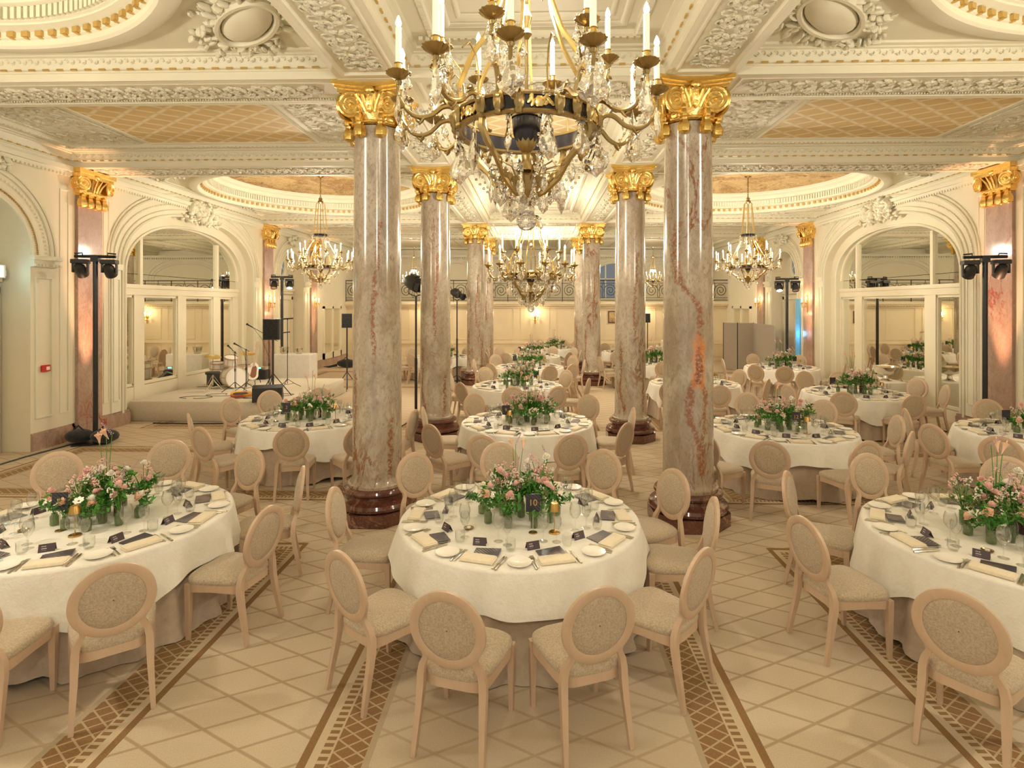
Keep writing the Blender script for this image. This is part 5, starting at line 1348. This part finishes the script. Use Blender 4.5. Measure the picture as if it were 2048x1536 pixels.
# microphone stands
def mic_stand(x, y, z, rz, h, boom, lab, tbar=False):
    root = empty('microphone_stand', (x, y, z), rz, lab, 'microphone stand', 'microphone stands')
    mb = MB(); tripod(mb, 0, .32, .22, 3, .008); mb.build('tripod', G['black_metal'], root)
    mb = MB(); mb.tube([(0, 0, .1), (0, 0, h)], .009, 8); mb.lathe([(.009, h * .5), (.018, h * .5 + .01), (.018, h * .5 + .07), (.009, h * .5 + .08)], 10); mb.ell((0, 0, h), .022, 8, 6); mb.build('pole', G['black_metal'], root)
    if tbar:
        mb = MB(); mb.tube([(-.16, 0, h), (.14, 0, h + .02)], .018, 8); mb.tube([(-.12, 0, h - .35), (.06, 0, h - .33)], .014, 8); mb.build('crossbar', G['black_metal'], root); return
    e = Vector((-boom * .8, 0, boom * .5)); mb = MB(); mb.tube([tuple(Vector((0, 0, h)) - e * .55), tuple(Vector((0, 0, h)) + e)], .007, 6); mb.build('boom_arm', G['black_metal'], root)
    mb = MB(); p = Vector((0, 0, h)) + e; d = e.normalized(); mb.tube([tuple(p), tuple(p + d * .12)], [.011, .016], 8); mb.ell(tuple(p + d * .145), .026, 10, 7); mb.build('microphone', G['black_plastic'], root)
    mb = MB(); mb.tube([tuple(p), tuple(p * .5 + Vector((.02, .02, h * .38))), (.02, .02, h * .6), (.015, .02, .1)], .004, 5); mb.build('cable', G['black_plastic'], root)
x, y = on(538, 792, ZP); mic_stand(x, y, ZP, .35, 1.38, .42, 'tall boom microphone stand left of the stage loudspeaker')
x, y = on(575, 775, ZP); mic_stand(x, y, ZP, .2, 1.75, .3, 'tall straight stand with a crossbar right of the stage loudspeaker', True)
x, y = on(453, 752, ZP); mic_stand(x, y, ZP, .1, 1.38, .14, 'straight microphone stand closest to the mirrored doors')
x, y = on(470, 782, ZP); mic_stand(x, y, ZP, -.4, .95, .15, 'short microphone stand in front of the bass drum')
x, y = on(492, 783, ZP); mic_stand(x, y, ZP, .5, 1.02, .16, 'short microphone stand right of the bass drum')
# drum kit
x, y = on(468, 778, ZP)
kit = empty('drum_kit', (x - .1, y + .2, ZP), .85, 'small vintage drum kit with cymbals on the stage', 'drum kit')
def drum(name, px, r, d, tilt, mat='petal_white'):
    mb = MB(); mb.M = Matrix.Translation(px) @ tilt; mb.mi = 0; mb.lathe([(r, -d / 2), (r, d / 2)], 32); mb.lathe([(.001, -d / 2 - .002), (r, -d / 2 - .002)], 32); mb.lathe([(.001, d / 2 + .002), (r, d / 2 + .002)], 32)
    mb.mi = 1
    for z in (-d / 2, d / 2): mb.lathe([(r, z - .02), (r + .018, z - .02), (r + .018, z + .02), (r, z + .02)], 32)
    for k in range(8): a = k * PI / 4; mb.tube([((r + .014) * math.cos(a), (r + .014) * math.sin(a), -d / 2), ((r + .014) * math.cos(a), (r + .014) * math.sin(a), d / 2)], .006, 5)
    mb.build(name, [G['porcelain'], G['chair_wood']], kit)
drum('bass_drum', (0, 0, .28), .265, .34, RX(PI / 2)); drum('snare_drum', (-.25, .42, .55), .17, .14, RX(.1)); drum('tom_drum', (-.05, .1, .68), .15, .2, RX(.35)); drum('floor_tom', (.42, .45, .32), .2, .36, Matrix.Identity(4))
for px in ((-.42, .25, .80), (.40, .2, .84)):
    mb = MB(); mb.M = Matrix.Translation(px) @ RX(.25); mb.lathe([(.001, .02), (.03, .018), (.19, 0), (.19, -.002), (.03, .014), (.001, .016)], 28); cm = mb.build('cymbal', G['brass_light'], kit)
    mb = MB(); mb.tube([(px[0], px[1], .3), px], .008, 6); 
    for k in range(3): a = k * 2.1; mb.tube([(px[0], px[1], .35), (px[0] + .22 * math.cos(a), px[1] + .22 * math.sin(a), .01)], .007, 5)
    mb.build('cymbal_stand', G['steel'], kit)
# guitars
def guitar(x, y, z, M, body, lab, cat='guitar'):
    root = empty('guitar', (x, y, z), 0, lab, cat, 'guitars')
    P = []
    for k in range(30):
        t = 2 * PI * k / 30; r = .17 + .035 * math.cos(2 * t) - .03 * math.cos(t) - .02 * math.cos(3 * t); P.append((r * math.sin(t) * .95, -r * math.cos(t) * 1.15))
    mb = MB(); mb.M = M; mb.prism(P, 0, .045); mb.build('body', G[body], root, ang=50)
    mb = MB(); mb.M = M; mb.box(0, .45, .05, .045, .56, .02); mb.box(0, .78, .05, .075, .14, .015); mb.build('neck', G['chair_wood'], root, False)
    mb = MB(); mb.M = M; mb.prism([(p[0] * .55 + .02, p[1] * .7) for p in P], .046, .05); mb.build('pickguard', G['black_plastic' if body != 'porcelain' else 'leather_brown'], root, False)
m_, nt_, b_ = base_mat('sunburst', (.75, .30, .03), .2); sx_ = nt_.nodes.new('ShaderNodeSeparateXYZ'); nt_.links.new(coords(nt_), sx_.inputs[0]); nt_.links.new(mix(nt_, noise(nt_, coords(nt_), 3).rng(.4, .6), (.80, .38, .03), (.45, .06, .02)), b_.inputs['Base Color'])
x, y = on(455, 800, ZP); guitar(x + .1, y + .3, ZP + .06, RZ(-1.1) @ RY(.25), 'sunburst', 'orange sunburst guitar lying at the front of the stage')
x, y = on(487, 775, ZP); guitar(x, y + .5, ZP + .30, RX(1.25) @ RY(.2), 'porcelain', 'white guitar leaning on a stand beside the drum kit')
mb = MB(); mb.tube([(x - .12, y + .35, ZP), (x, y + .62, ZP + .5), (x + .12, y + .35, ZP)], .01, 6); mb.tube([(x, y + .62, ZP + .5), (x, y + .9, ZP)], .01, 6); o = mb.build('guitar_stand', G['black_metal']); tag(o, 'black folding stand under the white guitar', 'stand')
# amplifier with a lit mixer
x, y = on(531, 755, ZP)
y = 15.7; r_ = empty('amplifier', (x, y + .2, ZP), 0, 'black amplifier box behind the stage microphones', 'amplifier'); mb = MB(); mb.bbox(0, 0, .13, .45, .3, .26, .015); mb.build('cabinet', G['black_plastic'], r_); mb = MB(); mb.box(0, -.155, .12, .38, .01, .18); mb.build('grille', G['black_cloth'], r_, False)
r_ = empty('audio_mixer', (x, y + .2, ZP + .262), 0, 'grey audio mixer with a blue display on the amplifier', 'mixer'); mb = MB(); mb.bbox(0, 0, .05, .4, .28, .1, .01); mb.build('body', G['steel'], r_); mb = MB(); mb.box(.03, -.143, .065, .1, .006, .04); mb.build('display', G['blue_led'], r_, False, label='glowing blue display')
# stool and keyboard bench
x, y = on(398, 795, ZP); r_ = empty('drum_stool', (x - .2, y + .9, ZP), 0, 'low stool with a flat black seat near the mirrored doors', 'stool'); mb = MB(); mb.lathe([(.001, .42), (.16, .42), (.17, .45), (.16, .48), (.001, .48)], 24); mb.build('seat', G['black_plastic'], r_); mb = MB(); tripod(mb, 0, .25, .3, 3, .012); mb.tube([(0, 0, .15), (0, 0, .42)], .014, 8); mb.build('tripod', G['steel'], r_)
# cables
mb = MB(); rr = random.Random(3)
for (u, v) in ((400, 795), (440, 790), (500, 795), (555, 790), (430, 775)):
    x, y = on(u, v, ZP); pts = [(x + math.cos(k * .8 + u) * (.12 + .05 * k), y + math.sin(k * .8 + u) * .18, ZP + .006) for k in range(9)]; mb.tube(pts, .006, 5)
o = mb.build('audio_cables', G['black_plastic']); tag(o, 'thin black cables coiled over the stage floor', 'cable', None, 'stuff')
mb = MB(); mb.tube([(-8.2, 11.9, .012), (-7.4, 11.86, .012), (-6.6, 11.90, .012), (-5.9, 11.85, .012), (-5.4, 11.8, .012), (-5.3, 12.6, .012), (-5.35, 14, .012)], .014, 6); o = mb.build('power_cable', G['black_plastic']); tag(o, 'black cable lying along the foot of the stage', 'cable')
mb = MB(); mb.tube([(-8.55, 7.0, .012), (-8.5, 8.2, .012), (-8.52, 9.2, .012), (-8.45, 10.0, .012), (-8.1, 10.4, .012)], .013, 6); o = mb.build('power_cable', G['black_plastic']); tag(o, 'black cable running along the left baseboard to the light stand', 'cable')
mb = MB(); mb.tube([(8.1, 10.3, .012), (7.9, 10.9, .012), (8.3, 11.4, .012), (8.0, 12.1, .012), (8.45, 12.6, .012), (8.3, 13.2, .012)], .013, 6); o = mb.build('power_cable', G['black_plastic']); tag(o, 'black cable snaking behind the right light stand', 'cable')
# white pedestal table with ice bucket
x, y = at_depth(582, 17.4)
mb = MB(); mb.bbox(x + .1, y + .1, .52, 1.15, .6, 1.04, .02); o = mb.build('covered_side_table', G['linen_white']); tag(o, 'white cloth-covered side table behind the stage', 'table')
def bucket(x, y, z, s, lab, wide=False):
    mb = MB(); mb.M = T(x, y, z) @ SCL(s, s, s)
    if wide: mb.lathe([(.001, .0), (.13, .0), (.14, .01), (.06, .05), (.05, .12), (.07, .14), (.2, .18), (.26, .26), (.29, .33), (.31, .34), (.28, .335), (.24, .26), (.18, .2), (.001, .17)], 36)
    else: mb.lathe([(.001, .0), (.09, .0), (.1, .02), (.13, .2), (.15, .21), (.13, .205), (.1, .04), (.001, .03)], 28)
    return mb
for k, (dx, s) in enumerate(((-.2, 1), (.25, .9))): o = bucket(x + dx, y, 1.04, s, '').build('ice_bucket', G['steel']); tag(o, 'polished ice bucket on the white side table, %s one' % ('left' if k == 0 else 'right'), 'bucket', 'ice buckets')
# buffet table by the right mirrors
mb = MB(); mb.bbox(8.06, 13.9, .375, 1.2, 1.2, .75, .02); o = mb.build('buffet_table', G['linen_white']); tag(o, 'white clothed buffet table against the right mirrors', 'table')
o = bucket(8.35, 13.65, .75, 1.0, '', True).build('silver_bowl', G['steel']); tag(o, 'wide footed silver bowl on the buffet table', 'bowl')
# lighting stands
def moving_head(mb, x, z, s, r0=0):
    mb.box(x, 0, z, .24, .18, .07); mb.box(x - .12, 0, z - .12, .025, .06, .2); mb.box(x + .12, 0, z - .12, .025, .06, .2)
def light_tree(x, y, zt, rz, lab, lit, bags, heads=2):
    root = empty('light_stand', (x, y, 0), rz, lab, 'light stand', 'stage light stands')
    mb = MB(); mb.box(0, 0, .012, .55, .55, .02); mb.tube([(0, 0, .02), (0, 0, zt - .08)], .042, 12); mb.build('pole', G['black_metal'], root)
    mb = MB(); mb.tube([(-.33, 0, zt), (.33, 0, zt)], .028, 8); mb.box(0, 0, zt - .04, .12, .12, .12)
    for s in (-1, 1): mb.tube([(s * .2, 0, zt), (s * .2, -.02, zt + .06), (s * .33, 0, zt + .05)], .015, 6)
    mb.build('crossbar', G['black_metal'], root)
    for s in ((-1, 1) if heads == 2 else (0,)):
        hd = MB(); xx = s * .23; hd.bbox(xx, -.02, zt - .10, .25, .2, .08, .01); hd.box(xx - .115, -.02, zt - .2, .022, .07, .2); hd.box(xx + .115, -.02, zt - .2, .022, .07, .2)
        ho = hd.build('moving_head', G['black_plastic'], root)
        M_ = T(xx, -.02, zt - .25) @ RX(-.5 if lit else .9)
        h2 = MB(); h2.M = M_; h2.lathe([(.001, .12), (.06, .12), (.09, .06), (.098, -.05), (.10, -.13), (.085, -.135), (.08, -.12)], 20); h2.build('lamp_body', G['black_plastic'], ho)
        h3 = MB(); h3.M = M_; h3.lathe([(.001, -.12), (.082, -.12)], 20); h3.build('lens', G['spot_lens'] if (lit and s == lit_side) else G['steel'], ho)
    if bags:
        for s in (-1, 1):
            mb = MB(); mb.ell((s * .24, -.08, .13), (.24, .2, .125), 14, 8); mb.tube([(s * .1, -.1, .2), (s * .24, -.1, .32), (s * .38, -.1, .2)], .015, 6)
            o = mb.build('sandbag', G['black_cloth']); o.location = (x, y, .012); tag(o, 'black sandbag on the base of the %s light stand, %s one' % ('left' if x < 0 else 'right', 'left' if s < 0 else 'right'), 'sandbag', 'sandbags')
lit_side = 1
x, y = at_depth(191, 10.45); light_tree(x, y, 3.45, .3, 'tall black light stand with two moving heads before the left red pilaster', False, True)
x, y = at_depth(1970, 10.2); light_tree(x, y, 3.42, -.3, 'tall black light stand with two moving heads before the right red pilaster', False, False)
x, y = at_depth(564, 18.1); light_tree(x, y, 3.45, .3, 'black light stand with a glowing lamp beyond the stage', True, False)
lit_side = -1
x, y = at_depth(1574, 17.3); light_tree(x, y, 3.35, -.2, 'black light stand with a glowing lamp by the folding screen', True, False)
def profile_spot(x, y, zt, rz, s, lab):
    root = empty('spotlight_stand', (x, y, 0), rz, lab, 'light stand', 'spotlight stands')
    mb = MB(); mb.tube([(0, 0, .03), (0, 0, zt * .55)], .028, 10); mb.tube([(0, 0, zt * .5), (0, 0, zt)], .02, 10); mb.build('pole', G['black_metal'], root)
    for k in range(3):
        a = .9 + k * 2 * PI / 3; m2 = MB(); m2.tube([(0, 0, .32), (.25 * math.cos(a), .25 * math.sin(a), .16), (.5 * math.cos(a), .5 * math.sin(a), .012)], .012, 6); m2.build('leg', G['black_metal'], root)
    mb = MB(); mb.tube([(-.14 * s, 0, zt + .24 * s), (-.15 * s, 0, zt + .06), (0, 0, zt), (.15 * s, 0, zt + .06), (.14 * s, 0, zt + .24 * s)], .012, 6); mb.build('yoke', G['black_metal'], root)
    mb = MB(); mb.M = T(0, 0, zt + .24 * s) @ RZ(.9) @ RX(PI / 2 + .35) @ SCL(s, s, s); mb.lathe([(.001, -.3), (.08, -.3), (.13, -.22), (.15, -.05), (.15, .08), (.10, .12), (.10, .32), (.125, .33), (.125, .38), (.10, .38), (.09, .3), (.001, .3)], 20); mb.box(0, .13, -.08, .12, .08, .16); mb.box(-.12, 0, .2, .06, .14, .12)
    mb.build('lamp_body', G['black_plastic'], root)
x, y = at_depth(832, 11.2); profile_spot(x, y, 2.72, 0, 1.0, 'large black theatre spotlight on a stand between the left columns')
x, y = at_depth(914, 17.9); profile_spot(x, y, 2.70, 0, .85, 'black theatre spotlight on a stand before the farther left columns')
# bag on the floor
x, y = at_z(694, 735, .0); mb = MB(); mb.ell((0, 0, .17), (.42, .22, .17), 16, 10); mb.tube([(-.4, 0, .1), (-.7, -.1, .04), (-.95, -.05, .03)], [.06, .04, .01], 8); mb.tube([(-.15, -.1, .3), (0, -.12, .42), (.15, -.1, .3)], .015, 6); o = mb.build('duffel_bag', G['black_cloth']); o.location = (x, y, .002); tag(o, 'black bag lying on the floor by the far left wall', 'bag')
# folding screen
PTS = [at_depth(1447, 22.3), at_depth(1475, 22.0), at_depth(1507, 21.9), (8.25, 19.6)]
scr = empty('folding_screen', (PTS[0][0], PTS[0][1], 0), 0, 'tall grey-brown felt folding screen in front of the right doors', 'screen')
for k in range(3):
    a, b_ = Vector(PTS[k]), Vector(PTS[k + 1]); d = b_ - a; L = d.length; mb = MB(); mb.M = T(a.x - PTS[0][0], a.y - PTS[0][1], 0) @ RZ(math.atan2(d.y, d.x)); mb.bx(.012, L - .012, -.02, .02, .02, 1.85); pn = mb.build('screen_panel', G['screen_felt'], scr, False)
    mb = MB(); mb.M = T(a.x - PTS[0][0], a.y - PTS[0][1], 0) @ RZ(math.atan2(d.y, d.x)); mb.bx(-.012, .012, -.025, .025, 0, 1.86); mb.build('hinge_post', G['black_metal'], pn, False)
# exit sign, fire call point, switch, speaker on wall, picture
r_ = empty('exit_sign', (-WX - .30, 8.95, 3.12), 0, 'lit green and white exit sign over the left door, half cut off', 'exit sign'); mb = MB(); mb.bx(-.03, .03, -.5, .42, -.11, .11); mb.build('housing', G['white_plastic'], r_, False); mb = MB(); mb.bx(.03, .034, -.46, .38, -.09, .09); mb.build('lit_face', G['exit_lit'], r_, False)
mb = MB(); mb.bx(.034, .036, .02, .12, -.05, .05); mb.box(.035, -.12, 0, .002, .14, .03); mb.build('pictogram', G['white_plastic'], r_, False)
r_ = empty('fire_call_point', (-WX, 9.83, 1.42), 0, 'red box on the left wall', 'alarm box'); mb = MB(); mb.bbox(.022, 0, 0, .044, .17, .12, .008); mb.build('housing', G['red_plastic'], r_); mb = MB(); mb.bx(.044, .047, -.01, .06, -.03, .03); mb.build('plate', G['porcelain'], r_, False)
x, y = (3.55, YB); r_ = empty('wall_picture', (x, YB - .02, 2.0), 0, 'small dark framed picture on the far wall right of the nave', 'picture'); mb = MB(); mb.bx(-.20, .20, -.03, .0, -.28, .28); mb.build('frame', G['marble_dark'], r_, False); mb = MB(); mb.bx(-.15, .15, -.035, -.03, -.23, .23); mb.build('canvas', G['vault_painting'], r_, False)
# console table on the far left wall and serving cloth table under the far wall
for (x0, x1, y0, y1, z1, lab) in ((5.6, 7.0, 24.6, 25.3, 1.0, 'white clothed service table by the far wall on the right'),):
    mb = MB(); mb.bbox((x0 + x1) / 2, (y0 + y1) / 2, z1 / 2, x1 - x0, y1 - y0, z1, .02); o = mb.build('service_table', G['linen_white']); tag(o, lab, 'table')
for p in [colp, pp, bp, sp, ss, chair, tp, plate, napkin, menu, namec, fork, knife, g1, g2, g3, lamp, dish, oil] + VZ: finish(p)
# ------------------------------------------------------------------ light
WARM = (1, .888, .715)
plight((cx1, cy1, 4.15), 105, .12, WARM); plight((cx2, cy2, 3.65), 200, .12, WARM)
for i, (x, y, z) in enumerate(CH):
    e = 290 if i < 2 else (170 if i < 4 else 270)
    plight((x, y, z + .45), e, .13, WARM)  # the last pair sits in the added near-aisle chandeliers
plight((0, 14.5, 4.0), 200, .15, WARM, 'fill_light'); plight((-.05, -.9, 4.0), 110, .15, WARM, 'fill_light')  # added fill without fixtures, mid nave and behind the camera
plight((0, 20.5, 4.2), 210, .15, WARM, 'fill_light')  # added fill to brighten the far end, no fixture here
for x, y, z, r, lab in SCN:
    plight((x + .25 * math.cos(r), y + .25 * math.sin(r), z + .22), 15, .06, (1, .75, .45), 'sconce_light')
def spot(loc, tgt, e, ang, col, r=.05):
    l = bpy.data.lights.new('uplight', 'SPOT'); l.energy = e; l.spot_size = ang; l.spot_blend = .8; l.color = col; l.shadow_soft_size = r
    o = bpy.data.objects.new('uplight', l); COL.objects.link(o); o.location = loc; d = Vector(tgt) - Vector(loc); o.rotation_euler = d.to_track_quat('-Z', 'Y').to_euler()
OR = (1, .50, .28)
for s in (-1, 1):
    for j, y in enumerate(ROWS[1:]):
        if j < 2 or s < 0: spot((s * (WX - .42), y - .15, .35), (s * (WX - .05), y, 5.1), 1100 if j == 0 else 600, .50, OR, .05)
# stage spots
x, y = at_depth(564, 17.3); spot((x, y, 3.15), (-3, 9, .8), 150, .7, (1, .8, .55)); x, y = at_depth(1574, 17.3); spot((x - .3, y - .2, 3.1), (2, 9, .8), 150, .7, (1, .8, .55))
plight((-8.7, 9.0, 3.1), 2.5, .1, (.35, .85, 1), 'exit_glow'); plight((8.5, 18.9, 1.6), 5, .1, (.2, .6, 1), 'blue_glow')
w = bpy.data.worlds.new('World'); SC.world = w; w.use_nodes = True; w.node_tree.nodes['Background'].inputs[0].default_value = (1, .88, .70, 1); w.node_tree.nodes['Background'].inputs[1].default_value = .6
# ------------------------------------------------------------------ camera
cam = bpy.data.cameras.new('Camera'); co = bpy.data.objects.new('Camera', cam); COL.objects.link(co)
co.location = (0, 0, HC); co.rotation_euler = (PI / 2, 0, YAW); cam.sensor_width = 36; cam.lens = 36 * F / 2048
cam.shift_x = -(PX - 1024) / 2048; cam.shift_y = -(768 - HV) / 2048; cam.clip_end = 100; cam.clip_start = .05
SC.camera = co
vs_ = SC.view_settings; vs_.view_transform = 'Standard'; vs_.look = 'None'; vs_.gamma = 1; vs_.use_curve_mapping = False; vs_.exposure = 0.36
